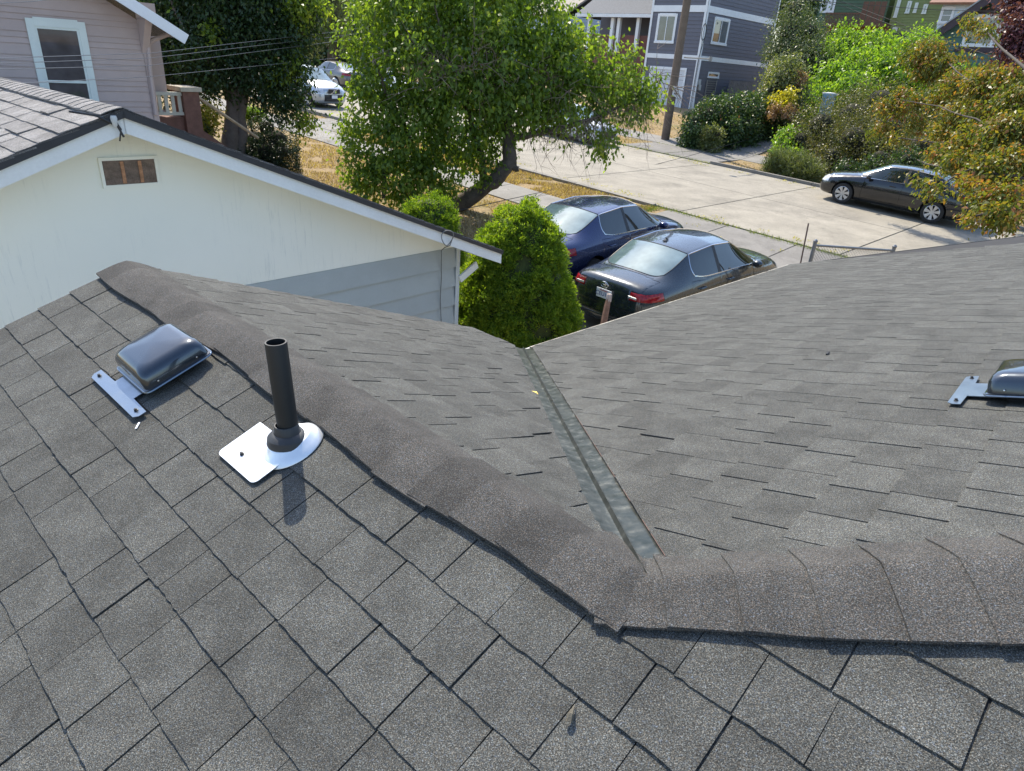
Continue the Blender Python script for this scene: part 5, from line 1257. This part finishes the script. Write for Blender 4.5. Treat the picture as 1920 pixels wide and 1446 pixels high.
st = thing('wooden_stake', A_([Bm[0], Bm[1], gz(Bm[0], Bm[1])]), 'weathered split wooden post standing behind the slate sedan', 'post')
b.tube([Bm - dd * 2.2, Bm, Bm + dd * .6, T_], [.055, .05, .045, .03], 5); b.build('post', simple('weathered_red_wood', (.24, .14, .10), .85, .3, 12, 60, .5), st)
b = MB(); b.lathe([(.0, .03), (.035, .02), (.042, -.03), (.04, -.09)], T_ - dd * .05, 8); b.build('post_cap', simple('bleached_wood', (.42, .36, .33), .85, .2, 12, 60, .3), st)
# ---------------------------------------------------------------- foliage
LM = {
 'tree': mat_leaf('broad_green_leaf', [(.0, (.055, .10, .024)), (.45, (.125, .195, .034)), (.8, (.20, .28, .045)), (1, (.31, .34, .06))], .52),
 'dark': mat_leaf('dark_green_leaf', [(.0, (0.022, 0.045, 0.022)), (.6, (0.044, 0.081, 0.030)), (.93, (0.075, 0.125, 0.035)), (1, (0.200, 0.237, 0.050))], .32),
 'cone': mat_leaf('bright_conifer_spray', [(.0, (.07, .13, .014)), (.5, (.135, .225, .018)), (1, (.30, .38, .03))], .45, .6),
 'hedge': mat_leaf('box_leaf', [(.0, (0.015, 0.027, 0.018)), (.7, (0.031, 0.056, 0.025)), (1, (0.062, 0.100, 0.037))], .2),
 'vine': mat_leaf('vivid_vine_leaf', [(.0, (0.075, 0.150, 0.025)), (.5, (0.150, 0.263, 0.037)), (1, (0.300, 0.400, 0.062))], .5),
 'olive': mat_leaf('brown_olive_leaf', [(.0, (0.050, 0.056, 0.027)), (.5, (0.094, 0.106, 0.040)), (.85, (0.150, 0.138, 0.056)), (1, (0.213, 0.150, 0.075))], .35),
 'copper': mat_leaf('copper_leaf', [(.0, (.055, .085, .018)), (.4, (.12, .15, .03)), (.68, (.24, .19, .04)), (.88, (.30, .13, .05)), (1, (.34, .13, .07))], .4),
 'purple': mat_leaf('purple_leaf', [(.0, (0.044, 0.018, 0.027)), (.6, (0.100, 0.037, 0.056)), (1, (0.250, 0.112, 0.138))], .3),
 'ivy': mat_leaf('ivy_leaf', [(.0, (0.031, 0.062, 0.022)), (.6, (0.062, 0.112, 0.037)), (.9, (0.112, 0.150, 0.050)), (1, (0.250, 0.100, 0.056))], .3),
 'needle': mat_leaf('grey_green_needle', [(.0, (0.050, 0.075, 0.037)), (.6, (0.100, 0.138, 0.062)), (1, (0.213, 0.213, 0.100))], .3),
 'yellow': mat_leaf('yellow_leaf_foliage', [(.0, (0.125, 0.150, 0.037)), (.5, (0.438, 0.375, 0.050)), (1, (0.600, 0.575, 0.050))], .45),
 'dry': mat_leaf('dried_seed_heads', [(.0, (0.175, 0.112, 0.062)), (.6, (0.350, 0.213, 0.125)), (1, (0.500, 0.325, 0.200))], .3),
 'sage': mat_leaf('sage_leaf', [(.0, (0.075, 0.100, 0.037)), (.6, (0.150, 0.175, 0.075)), (1, (0.275, 0.275, 0.150))], .35),
}
def leaves(name, blobs, mat, n, size, parent=None, clump=.16, per=22, droop=.35, shell=.5, seed=1, up=.35, aspect=.55, tones=(0, 1), strand=0, orient_out=0):
    """blobs: (centre, radius or (rx, ry, rz)). Leaf-sized faces in clumps through each blob."""
    g = np.random.default_rng(seed); C = np.array([b[0] for b in blobs]); Rr = np.array([(b[1],) * 3 if np.isscalar(b[1]) else b[1] for b in blobs], float)
    wgt = Rr.prod(1) ** .72; wgt /= wgt.sum(); nc = max(1, n // per)
    bi = g.choice(len(blobs), nc, p=wgt); d = g.normal(size=(nc, 3)); d /= np.linalg.norm(d, axis=1)[:, None]
    rad = shell + (1.04 - shell) * g.random(nc) ** .6; cc = C[bi] + d * Rr[bi] * rad[:, None]
    ct = g.random(nc)
    P = np.repeat(cc, per, 0) + g.normal(size=(nc * per, 3)) * clump * g.uniform(.5, 1.3, (nc, 1)).repeat(per, 0)
    if strand: P[:, 2] -= np.abs(g.normal(size=len(P))) * strand
    N_ = len(P); D = np.repeat(d, per, 0)
    tip = g.normal(size=(N_, 3)) * .8 + D * .6; tip[:, 2] -= droop * 2; tip /= np.linalg.norm(tip, axis=1)[:, None]
    nr = g.normal(size=(N_, 3)) * .8 + D * .3; nr[:, 2] += up * 2; nr -= tip * (nr * tip).sum(1)[:, None]; nr /= np.linalg.norm(nr, axis=1)[:, None] + 1e-9
    sd2 = np.cross(nr, tip); s = size * g.uniform(.6, 1.3, N_)[:, None]
    V = np.empty((N_, 4, 3)); V[:, 0] = P; V[:, 1] = P + tip * s * .45 + sd2 * s * aspect * .5 + nr * s * .10; V[:, 2] = P + tip * s - nr * s * .12; V[:, 3] = P + tip * s * .45 - sd2 * s * aspect * .5 + nr * s * .10
    org = ORG.get(parent.name, np.zeros(3)) if parent else np.zeros(3); V = V.reshape(-1, 3) - org
    me = bpy.data.meshes.new(name); me.vertices.add(N_ * 4); me.vertices.foreach_set('co', V.ravel()); me.loops.add(N_ * 4); me.loops.foreach_set('vertex_index', np.arange(N_ * 4, dtype=np.int32))
    me.polygons.add(N_); me.polygons.foreach_set('loop_start', np.arange(0, N_ * 4, 4, dtype=np.int32)); me.update(calc_edges=True)
    T = np.clip((np.repeat(ct, per) * .55 + g.random(N_) * .45), 0, 1); T = tones[0] + (tones[1] - tones[0]) * T
    at = me.attributes.new('tone', 'FLOAT', 'FACE'); at.data.foreach_set('value', T.astype(np.float32)); me.materials.append(mat)
    o = bpy.data.objects.new(name, me); COL.objects.link(o); o.parent = parent
    return o
def pb(px, py, D, r, squash=1.0, deep=1.0):
    rr = pxm(px, py, D, r); return (at_dist(px, py, D), (rr, rr * deep, rr * squash))
def limb(parent, name, pts, rad, mat=None, n=10):
    P = [at_dist(*p) for p in pts]; Q = []; RR = []
    for i in range(len(P) - 1):
        for t_ in (0, .33, .66): Q.append(P[i] * (1 - t_) + P[i + 1] * t_ + rng.normal(size=3) * .02 * (i > 0 or t_ > 0)); RR.append((rad[i] * (1 - t_) + rad[i + 1] * t_) * random.uniform(.93, 1.07))
    Q.append(P[-1]); RR.append(rad[-1]); b = MB(); b.tube(Q, RR, n); return b.build(name, mat or BARK, parent, smooth=True, angle=70)
def twigs(parent, name, starts, n, length, mat, r=.008, down=.6, seed=3, side=None):
    g = np.random.default_rng(seed); b = MB()
    for i in range(n):
        k = g.integers(len(starts) - 1); t_ = g.random(); P = starts[k] * (1 - t_) + starts[k + 1] * t_; d = g.normal(size=3); d[2] -= down * 2
        if side is not None: d += side
        d /= np.linalg.norm(d); L_ = length * g.uniform(.3, 1.2); pts = [P]
        for j in range(4): d = d + g.normal(size=3) * .28 - ZZ * .08; d /= np.linalg.norm(d); pts.append(pts[-1] + d * L_ / 4)
        b.tube(pts, [r, r * .8, r * .6, r * .5, r * .3], 4, cap=False)
        for j in (1, 2, 3):
            if g.random() < .8: e = g.normal(size=3); e /= np.linalg.norm(e); b.tube([pts[j], pts[j] + (e + d * .6) * L_ * .14, pts[j] + (e + d) * L_ * .26], [r * .5, r * .4, r * .25], 3, cap=False)
    o = b.build(name, mat, parent); return o
TW = simple('bare_twig', (.23, .17, .13), .85, .2, 20, 60, .2)
# --- big green tree in the middle
tb = at_g(838, 392); tr = thing('broadleaf_tree', tb, 'big green tree with a bent dark trunk leaning over the dry verge, filling the middle', 'tree')
limb(tr, 'trunk', [(832, 396, 18.2), (866, 381, 18.1), (905, 352, 18.0), (936, 330, 17.9), (956, 303, 17.9), (955, 265, 18.0), (950, 222, 18.1), (930, 150, 18.3), (905, 60, 18.5), (890, -60, 18.6)], [.30, .25, .215, .20, .185, .155, .13, .10, .07, .04], n=14)
limb(tr, 'stub', [(955, 300, 17.9), (966, 316, 17.85), (972, 318, 17.85)], [.10, .09, .05])
limb(tr, 'limb', [(906, 350, 18.0), (906, 320, 17.9), (902, 285, 17.9), (888, 250, 17.9), (872, 190, 17.8), (845, 110, 17.6), (815, 10, 17.6)], [.11, .09, .08, .075, .06, .045, .02])
limb(tr, 'limb', [(838, 386, 18.1), (815, 355, 18.0), (790, 310, 17.9), (765, 255, 17.8), (725, 180, 17.6), (700, 110, 17.5)], [.15, .12, .09, .07, .05, .02])
limb(tr, 'limb', [(955, 262, 18.0), (1000, 250, 18.1), (1052, 240, 18.3), (1112, 222, 18.6), (1178, 195, 18.9), (1235, 165, 19.2)], [.09, .075, .06, .045, .03, .01])
limb(tr, 'limb', [(940, 190, 18.2), (985, 140, 18.6), (1040, 105, 19.0), (1110, 90, 19.4)], [.07, .055, .04, .015])
limb(tr, 'limb', [(885, 255, 17.9), (915, 235, 18.3), (930, 200, 18.8), (960, 120, 19.4), (975, 30, 19.8)], [.06, .05, .045, .03, .015])
limb(tr, 'limb', [(720, 372, 17.0), (722, 330, 17.1), (715, 280, 17.3)], [.05, .04, .02])
crown = [(700, 60, 18.3, 50), (720, 140, 18, 66), (712, 215, 17.5, 48), (790, 30, 18.5, 85), (800, 130, 17.6, 85), (900, 20, 18.3, 90), (905, 110, 17.8, 95), (1000, 40, 19.2, 75), (1000, 130, 18.6, 85), (1075, 120, 19, 62), (1085, 185, 18.8, 58), (1140, 160, 19, 52), (1190, 190, 19, 38), (1165, 125, 19.4, 34), (1210, 165, 19, 26), (860, 200, 17.5, 80), (770, 240, 17.5, 72), (960, 195, 18, 70), (1030, 205, 18.5, 50), (700, 300, 17.3, 42), (745, 320, 17.2, 55), (800, 320, 17.4, 45), (850, 280, 17.8, 52), (920, 255, 18.2, 36), (905, 305, 17.8, 26), (690, 355, 17, 30), (760, 372, 17, 34), (1130, 262, 18.4, 30), (1145, 232, 18.6, 24), (1050, 250, 18.3, 16), (850, -70, 19, 100), (960, -50, 19.4, 80), (740, -30, 19, 60)]
leaves('crown', [pb(*c, .95) for c in crown], LM['tree'], 50000, .13, tr, clump=.17, per=20, droop=.55, shell=.30, seed=11, up=.2)
leaves('sprigs', [pb(*c) for c in ((660, 250, 17.4, 22), (650, 225, 17.2, 14), (672, 180, 17.6, 14), (655, 95, 18, 16), (640, 60, 18.2, 12), (680, 20, 18, 20), (1120, 90, 19.4, 14), (1180, 95, 19.4, 10), (1232, 185, 19, 12), (1075, 72, 19.2, 16), (655, 290, 17, 12), (905, 342, 17.6, 12), (835, 355, 17.4, 20), (665, 330, 17, 20))], LM['tree'], 2600, .10, tr, clump=.12, per=10, droop=.5, seed=12, tones=(.3, 1))
ls = [at_dist(*p) for p in ((985, 250, 18.0), (1052, 238, 18.2), (1112, 222, 18.5), (1178, 200, 18.8), (1225, 190, 19))]
twigs(tr, 'twigs', ls, 150, 1.25, TW, .008, .75, 5, side=A_([.5, 0, 0]))
twigs(tr, 'twigs', [at_dist(*p) for p in ((1215, 135, 19), (1240, 155, 19), (1275, 165, 19.1))], 22, .9, TW, .010, .1, 6, side=A_([1.2, 0, .1]))
twigs(tr, 'twigs', [at_dist(*p) for p in ((700, 60, 18), (800, 150, 17), (900, 120, 17), (1000, 150, 18), (1100, 150, 18.6))], 110, 1.3, TW, .010, -.2, 7)
# --- shaded tree at the left
q = at_g(440, 300); t2 = thing('broadleaf_tree', q, 'dark shaded broad tree with pale forked trunk beside the pink house porch', 'tree')
BK2 = simple('pale_bark', (.17, .14, .125), .9, .2, 5, 30, .6)
limb(t2, 'trunk', [(436, 320, 22), (434, 260, 22), (437, 200, 22), (447, 140, 22), (440, 60, 22.2), (430, -40, 22.5)], [.30, .26, .22, .18, .12, .06], BK2, 12)
limb(t2, 'trunk_fork', [(452, 300, 21.9), (452, 220, 21.9), (458, 165, 21.9), (470, 138, 21.8), (510, 100, 21.8), (545, 50, 22)], [.15, .14, .12, .10, .07, .03], BK2)
limb(t2, 'limb', [(437, 180, 22), (400, 120, 22), (350, 60, 22.3), (320, 0, 22.5)], [.12, .10, .06, .03], BK2)
limb(t2, 'limb', [(505, 180, 21.7), (520, 150, 21.7), (540, 110, 21.8)], [.03, .03, .02], BK2)
dc = [(310, 30, 23.5, 55), (335, 110, 23.5, 60), (400, 20, 22.5, 80), (400, 110, 22, 70), (480, 30, 22, 80), (480, 110, 21.7, 65), (540, 60, 22, 52), (545, 130, 21.5, 38), (530, 185, 21.4, 34), (556, 215, 21.3, 22), (500, 170, 21.6, 30), (575, 20, 22.5, 34), (350, 160, 23, 28), (300, 80, 24, 40), (420, -70, 22.5, 90), (320, -40, 23.5, 70), (520, -60, 22.5, 70), (310, 140, 24.5, 34), (390, 165, 22.6, 20)]
leaves('crown', [pb(*c, .95) for c in dc], LM['dark'], 60000, .115, t2, clump=.22, per=24, droop=.4, shell=.25, seed=21, up=.3)  # leaf colour made darker to carry the crown's backlit shade
leaves('sprigs', [pb(*c) for c in ((560, 20, 21.5, 22), (600, 10, 21.6, 14), (548, 125, 21.2, 16), (575, 232, 21, 12), (520, 135, 21.2, 14), (400, 60, 21.2, 14))], LM['tree'], 1500, .12, t2, clump=.16, per=10, seed=22, tones=(.5, 1))
# --- shrubs as solid-looking forms: core + skin of small leaves
def core(parent, prof, c, mat, n=18, name='opaque_core'):
    b = MB(); V = []
    b.lathe(prof, c, n); return b.build(name, mat, parent, smooth=True)
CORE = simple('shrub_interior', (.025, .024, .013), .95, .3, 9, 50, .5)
def cone_shrub(cx, yt, yb, D, Rm, label, n, seed, top_bumps):
    Pt = at_dist(cx, yt, D); g0 = gz(Pt[0], Pt[1]); r = thing('conical_shrub', A_([Pt[0], Pt[1], g0]), label, 'shrub'); H = Pt[2] - g0
    g = np.random.default_rng(seed); f = lambda t_: Rm * np.power(np.clip(t_, 0, 1), .40) * (1 - .10 * np.clip(t_ - .75, 0, 1) * 4)
    core(r, [(.0001, H * .96)] + [(float(f(t_)) * .88, H * (1 - t_)) for t_ in np.linspace(.06, 1, 10)], A_([Pt[0], Pt[1], g0]), simple('conifer_core', (.045, .06, .015), .95, .4, 9, 50, .5))  # solid core hidden inside the sprays for opacity
    # puffs over the surface
    nb = 420; bl = []
    for _ in range(nb):
        t_ = g.random() ** .8; q = g.random() * 6.283; rr = f(t_) * g.uniform(.88, 1.0); bl.append((A_([Pt[0] + rr * math.cos(q), Pt[1] + rr * math.sin(q), g0 + H * (1 - t_) + g.normal() * .02]), (g.uniform(.08, .15),) * 3))
    for dx, dz, s in top_bumps: bl.append((A_([Pt[0] + dx, Pt[1], Pt[2] + dz]), (s,) * 3))
    leaves('foliage', bl, LM['cone'], n, .042, r, clump=.030, per=24, droop=-.25, shell=.55, seed=seed, up=.1, aspect=.42)
    leaves('tips', bl, LM['cone'], n // 8, .05, r, clump=.02, per=6, droop=-.45, shell=.95, seed=seed + 1, up=.2, aspect=.4, tones=(.6, 1))
    return r
cone_shrub(979, 396, 640, 10.1, 1.06, 'large bright green conical shrub between the white house corner and the parked sedans', 165000, 31, ((-.16, -.04, .09), (.02, .02, .08), (.12, -.12, .08), (-.05, -.0, .08), (.0, -.10, .14)))
cone_shrub(806, 368, 520, 13.0, .80, 'smaller bright green conical shrub showing above the white house rake', 45000, 41, ((-.05, 0, .08), (.1, -.05, .08)))
def shrub(name, label, blobs, lm, n, size, seed, cat='shrub', group=None, base=None, corem=None, fill=False, **kw):
    B = [pb(*b) for b in blobs]; c = B[0][0]; r = thing(name, A_([c[0], c[1], gz(c[0], c[1])]), label, cat, group)
    if corem is not False:
        b = MB(); 
        for C_, R3 in B:
            X_ = A_([1., 0, 0]); b.lathe([(.0001, R3[2] * .48)] + [(R3[0] * .48 * math.sin(a), R3[2] * .48 * math.cos(a)) for a in np.linspace(.4, 2.75, 6)] + [(.0001, -R3[2] * .48)], C_, 10)
            gb_ = gz(C_[0], C_[1])
            if C_[2] - R3[2] > gb_ and not fill: b.tube([A_([C_[0], C_[1], gb_ - .1]), A_([C_[0] + .1, C_[1], (gb_ + C_[2]) / 2]), C_], [R3[0] * .10 + .02, R3[0] * .07 + .02, .03], 6)
        b.build('opaque_core', CORE, r, smooth=True)['kind'] = 'stuff'  # dark ellipsoid cores hidden inside the leaves for opacity, with any stem tubes
    if fill: B = B + [(A_([C_[0], C_[1], gz(C_[0], C_[1]) + f_ * (C_[2] - gz(C_[0], C_[1]))]), R3) for C_, R3 in B for f_ in (.15, .55)]
    leaves('foliage', B, LM[lm], n, size, r, seed=seed, **kw)
    return r
shrub('box_hedge', 'dark clipped rounded hedge right of the dark tree trunk', [(480, 262, 22.5, 38, .8), (520, 262, 22.3, 38, .85), (500, 240, 22.6, 30, .8), (465, 285, 22.2, 34, .7), (530, 285, 22, 30, .7), (500, 285, 22, 36, .8)], 'hedge', 30000, .05, 51, 'hedge', fill=True, clump=.05, per=20, shell=.85, droop=.1)
shrub('small_shrub', 'thin shrub with peach and yellow green leaves below the porch steps', [(385, 228, 21, 18, 1.2), (400, 215, 21, 10), (380, 210, 21, 12)], 'yellow', 900, .11, 52, corem=False, clump=.14, per=10, tones=(0, .7))
shrub('small_shrub', 'low dark plants at the foot of the pink house porch', [(350, 232, 21.5, 26, .8), (320, 222, 21.5, 20, .8), (372, 245, 21, 20, .7)], 'dark', 4000, .08, 53, clump=.1)
shrub('small_shrub', 'sunlit lime green low shrub behind the clipped hedge', [(465, 212, 25, 16, .5), (482, 214, 25, 14, .5)], 'cone', 3500, .07, 54, clump=.08)
# --- far side of the street, right
shrub('ivy_hedge', 'ivy covered hedge climbing the slope right of the utility pole', [(1305, 228, 35.6, 22, .9), (1330, 216, 36, 28, .95), (1362, 210, 36.6, 30, .95), (1395, 206, 37.4, 30, .9), (1425, 204, 38.4, 26, .9), (1300, 244, 35, 15, .7), (1370, 236, 35.6, 20, .7), (1400, 232, 36.6, 20, .7)], 'ivy', 34000, .13, 61, 'hedge', fill=True, clump=.14, shell=.8)
shrub('round_shrub', 'small yellow green tufted shrub at the foot of the ivy hedge', [(1331, 250, 34.6, 17, .8), (1345, 252, 34.4, 12, .8)], 'sage', 3600, .10, 62, fill=True, clump=.08, droop=-.3)
shrub('leafy_shrub', 'pale green leafy shrub between the slate house corner and the driveway', [(1468, 150, 39.5, 34, 1), (1450, 172, 39, 24, 1), (1490, 175, 39, 26, 1.1), (1478, 128, 40, 20, 1), (1455, 200, 38.6, 16)], 'sage', 18000, .14, 63, fill=True, clump=.2, shell=.7)
shrub('yellow_shrub', 'small shrub with bright yellow leaves in front of the pale green one', [(1470, 190, 37.5, 12, 1), (1482, 178, 37.5, 9, 1), (1452, 184, 37.4, 6)], 'yellow', 700, .15, 64, corem=False, clump=.14, per=8)
shrub('dry_shrub', 'clump of dry pinkish seed heads at the bottom of the yellow shrub', [(1452, 208, 37, 12, .9), (1480, 210, 37, 13, .9), (1500, 150, 39, 10, 1.6)], 'dry', 1600, .10, 65, clump=.10, corem=False)
shrub('conifer', 'loose grey green conifer with arching branches right of the slate house', [(1480, 60, 47, 34, 1), (1500, 100, 46, 40, .8), (1530, 95, 46, 30, .8), (1465, 100, 46.5, 26, 1), (1490, 20, 48, 26, 1.2), (1520, 60, 47, 28, .9), (1470, 130, 45, 22), (1540, 125, 45, 26)], 'needle', 24000, .16, 66, 'tree', clump=.28, droop=.5, aspect=.28, strand=.3)
shrub('vine_thicket', 'vivid green leafy thicket covering the slope under the board fence', [(1590, 82, 48, 34, .8), (1640, 90, 47, 34, .8), (1560, 105, 46, 28, .9), (1620, 125, 45, 40, .8), (1670, 130, 44, 40, .8), (1710, 100, 45, 30, 1), (1730, 80, 46, 20, 1.2), (1580, 155, 43, 34, .8), (1700, 150, 43, 30, .8), (1545, 180, 41, 22, 1), (1525, 195, 40, 14), (1600, 170, 41, 34, .8), (1560, 150, 43, 30)], 'vine', 60000, .19, 67, 'bush', fill=True, clump=.26, droop=.6, shell=.6)
shrub('small_leaved_bush', 'wide brownish green bush of tiny leaves above the black sedan', [(1600, 215, 35, 52, .8, 1), (1650, 190, 37, 50, .8), (1540, 235, 33.5, 46, .9), (1600, 262, 32.5, 52, .9), (1665, 245, 33.5, 56, .9), (1720, 215, 36, 50, .8), (1720, 275, 32, 42, .8), (1500, 262, 32.6, 26, 1), (1560, 290, 31.4, 28, .8), (1650, 295, 31, 30, .8), (1790, 260, 33, 50, .9), (1860, 260, 34, 60, 1)], 'olive', 90000, .085, 68, 'bush', fill=True, clump=.2, shell=.7, per=26)
shrub('leafy_shrub', 'bright green leafy shrub at the corner of the driveway', [(1478, 258, 32.8, 18, 1), (1470, 276, 32.2, 16, 1), (1490, 285, 31.8, 14)], 'vine', 5600, .13, 69, fill=True, clump=.14, droop=.5)
shrub('verge_bush', 'grassy lavender like bush spilling over the kerb in front of the black sedan', [(1465, 300, 30.8, 24, .7), (1500, 308, 30.4, 26, .7), (1525, 318, 30, 20, .7), (1448, 308, 30.6, 12, .6)], 'sage', 18000, .14, 70, fill=True, clump=.12, droop=-.5, aspect=.14, shell=.5, tones=(0, .7))
shrub('low_shrub', 'low dark shrubs between the kerb and the black sedan', [(1590, 315, 29.6, 18, .7), (1640, 312, 29.4, 22, .7), (1700, 300, 29.2, 26, .8), (1770, 300, 28.8, 30, .8), (1850, 310, 28.4, 40, .8)], 'dark', 24000, .09, 71, fill=True, clump=.12)
# bin half hidden in the leaves
q = at_dist(1552, 192, 39); bn = thing('barrel', q - ZZ * .6, 'pale blue plastic barrel half buried in the green thicket', 'barrel')
b = MB(); b.lathe([(.30, -.6), (.31, .3), (.33, .34), (.33, .38), (.26, .40), (.0001, .40)], q, 20); b.build('drum', simple('blue_plastic_drum', (.25, .42, .55), .4, .08, 4, 50, 0), bn, smooth=True, angle=40)
b = MB(); b.lathe([(.34, .38), (.34, .43), (.0001, .45)], q, 20); b.build('lid', WTRIM, bn, smooth=True, angle=40)
# --- copper leaved tree reaching in from the right
ct = thing('copper_tree', at_g(1990, 480), 'copper and green leaved tree reaching in from the right edge over the black sedan', 'tree')
GBK = simple('grey_branch_bark', (.06, .05, .042), .85, .15, 9, 50, .4)
limb(ct, 'trunk', [(2010, 520, 18), (1995, 430, 18.5), (1985, 330, 19), (1975, 200, 20), (1960, 60, 21)], [.18, .16, .14, .11, .06], GBK)
for pts in ([(1985, 330, 19), (1900, 255, 20), (1830, 225, 21), (1760, 200, 22.5), (1680, 185, 24)], [(1980, 260, 19.5), (1900, 200, 21), (1830, 165, 22.5), (1780, 120, 24)], [(1988, 360, 18.8), (1900, 330, 18.5), (1820, 320, 18.5), (1745, 352, 17.8)], [(1970, 170, 20), (1900, 110, 22), (1850, 60, 24), (1825, 50, 24.5)],
            [(1900, 255, 20), (1830, 262, 21), (1760, 268, 22.5), (1665, 258, 24)], [(1990, 400, 18), (1900, 392, 17), (1830, 405, 16.6)], [(1900, 255, 20), (1860, 300, 20), (1780, 320, 20.5), (1720, 300, 22)]):
    limb(ct, 'branch', pts, [.045, .032, .022, .015, .007][:len(pts)], GBK, 7)
cb = [(1740, 100, 26, 26), (1712, 105, 26.5, 18), (1762, 122, 25.5, 20), (1795, 150, 25, 20), (1740, 135, 26, 20), (1800, 165, 24, 26), (1845, 128, 24, 9), (1850, 160, 22.5, 32), (1895, 150, 22, 22), (1905, 190, 21, 30), (1850, 215, 22, 30), (1800, 215, 23, 26), (1760, 185, 24.5, 16), (1690, 178, 24.5, 12), (1662, 200, 24.5, 13), (1712, 192, 24, 12), (1660, 238, 24.5, 12), (1685, 208, 24.3, 12), (1720, 235, 24, 14), (1880, 255, 20, 36), (1820, 270, 21, 30), (1770, 250, 23, 18), (1900, 310, 19, 38), (1850, 325, 18.6, 28), (1800, 305, 20, 24), (1900, 375, 17.5, 34), (1850, 372, 17.6, 24), (1815, 350, 18, 16), (1830, 405, 16.8, 16), (1880, 405, 16.8, 24), (1750, 355, 17.8, 14), (1722, 342, 17.8, 9), (1765, 368, 17.6, 8), (1640, 250, 24.6, 9), (1760, 290, 22, 14), (1690, 262, 23.6, 11), (1815, 50, 24.5, 9), (1822, 40, 24.5, 8), (1850, 60, 24, 12), (1808, 105, 25, 9), (1905, 240, 20, 30)]
leaves('crown', [pb(*c, .75) for c in cb], LM['copper'], 34000, .105, ct, clump=.13, per=16, droop=.55, shell=.45, seed=81, up=.3, aspect=.5)
shrub('purple_tree', 'deep purple leaved tree at the top right corner behind the copper tree', [(1925, 55, 29, 34, 1.1), (1915, 5, 30, 26, 1), (1888, 125, 28.5, 14, 1), (1915, 140, 28, 26, 1), (1845, 147, 28, 9), (1945, 90, 29, 40, 1.2)], 'purple', 20000, .12, 82, 'tree', clump=.2)
shrub('leafy_shrub', 'green leafy shrubs under the teal gable wall', [(1765, 150, 42, 18, 1), (1800, 160, 41, 20, 1), (1850, 165, 40, 24, 1)], 'vine', 12000, .17, 83, clump=.24, droop=.5)
# --- hanging creeper and far trees
def veil(name, label, x0, x1, y0, y1, D, lm, n, seed):
    P = at_dist((x0 + x1) / 2, y1, D); r = thing(name, A_([P[0], P[1], gz(P[0], P[1])]), label, 'tree'); g = np.random.default_rng(seed); bl = []
    for k in range(46):
        px = x0 + (x1 - x0) * g.random(); ya = y0 - 20 + 10 * g.random(); yb = y1 - (y1 - y0) * .35 * g.random() ** 2
        for t_ in np.linspace(0, 1, 9): bl.append((at_dist(px, ya + (yb - ya) * t_, D + g.uniform(-1, 1)), (.10, .10, .5)))
    b = MB(); b.tube([A_([P[0], P[1] + .8, gz(P[0], P[1]) - .2]), A_([P[0] + .3, P[1] + 1, P[2] + 3]), A_([P[0], P[1] + 1, P[2] + 8])], [.4, .35, .2], 8); b.build('trunk', BARK, r, smooth=True)
    leaves('curtain', bl, LM[lm], n, .16, r, clump=.07, per=14, droop=1.0, shell=.2, seed=seed, aspect=.3); return r
veil('weeping_tree', 'tree hung with long weeping strands above the far white car', 575, 655, -30, 100, 57, 'sage', 22000, 91)
FT = [(620, 60, 63, 60, 'dark', 'dark evergreen behind the weeping strands'), (560, -10, 66, 60, 'dark', 'dark tall tree beyond the roofs, left of the weeping strands'), (300, 30, 60, 90, 'dark', 'broad dark tree far behind the pink house gable'), (440, 20, 64, 80, 'dark', 'broad dark tree far behind the shaded tree'), (690, 20, 68, 20, 'tree', 'small round tree beside the blue grey house'), (770, 10, 72, 60, 'tree', 'green tree far behind the left of the big crown'), (880, -20, 74, 70, 'tree', 'green tree far behind the top of the big crown'), (985, -25, 72, 40, 'dark', 'dark tree far behind the right of the big crown'), (1480, -10, 62, 40, 'dark', 'dark tree above the arching conifer'), (1585, -60, 84, 60, 'tree', 'green tree behind the timber deck house'), (1730, -50, 86, 60, 'dark', 'dark tree behind the olive house'), (1850, -60, 84, 60, 'tree', 'green tree behind the teal house ridge'), (200, -20, 70, 90, 'dark', 'dark tree behind the pink house roof'), (1130, -60, 74, 60, 'tree', 'green tree behind the porch roof'), (1330, -70, 78, 80, 'dark', 'dark tree behind the slate house roof'), (1950, -20, 60, 60, 'dark', 'dark tree outside the top right corner')]
for i, (px, py, D, r_, lm, lb) in enumerate(FT):
    shrub('far_tree', lb, [(px, py, D, r_, 1.1), (px - r_ * .5, py + r_ * .45, D, r_ * .6, 1), (px + r_ * .5, py + r_ * .5, D, r_ * .6, 1)], lm, 5200, .34, 200 + i, 'tree', 'trees beyond the houses', clump=.5, per=14, shell=.6)
leaves_o = leaves('lawn_growth', [(ac(56, 36.5, 1.8), (6, 1.2, .4))], LM['cone'], 4000, .2, None, seed=99); tag(leaves_o, 'lime green ground cover on top of the concrete retaining wall', None, None, 'stuff')

g = np.random.default_rng(5); ll = []
for a0, a1, c0, c1, k in ((4.5, 24, 16.9, 17.9, 46), (4.6, 10, 8, 16.8, 26), (3, 14, 26.2, 27.2, 34), (14, 24, 26.0, 27.1, 26), (24, 34, 17.3, 19, 20), (14.6, 19, 28, 36, 16)):
    for _ in range(k): ll.append((ac(g.uniform(a0, a1), g.uniform(c0, c1), .012), (.22, .22, .004)))
o = leaves('leaf_litter', ll, LM['yellow'], 2600, .055, None, clump=.0001, per=1, droop=0, shell=.1, seed=7, up=6, tones=(0, .6)); tag(o, 'scattered dead leaves on the street and driveway', None, None, 'stuff')
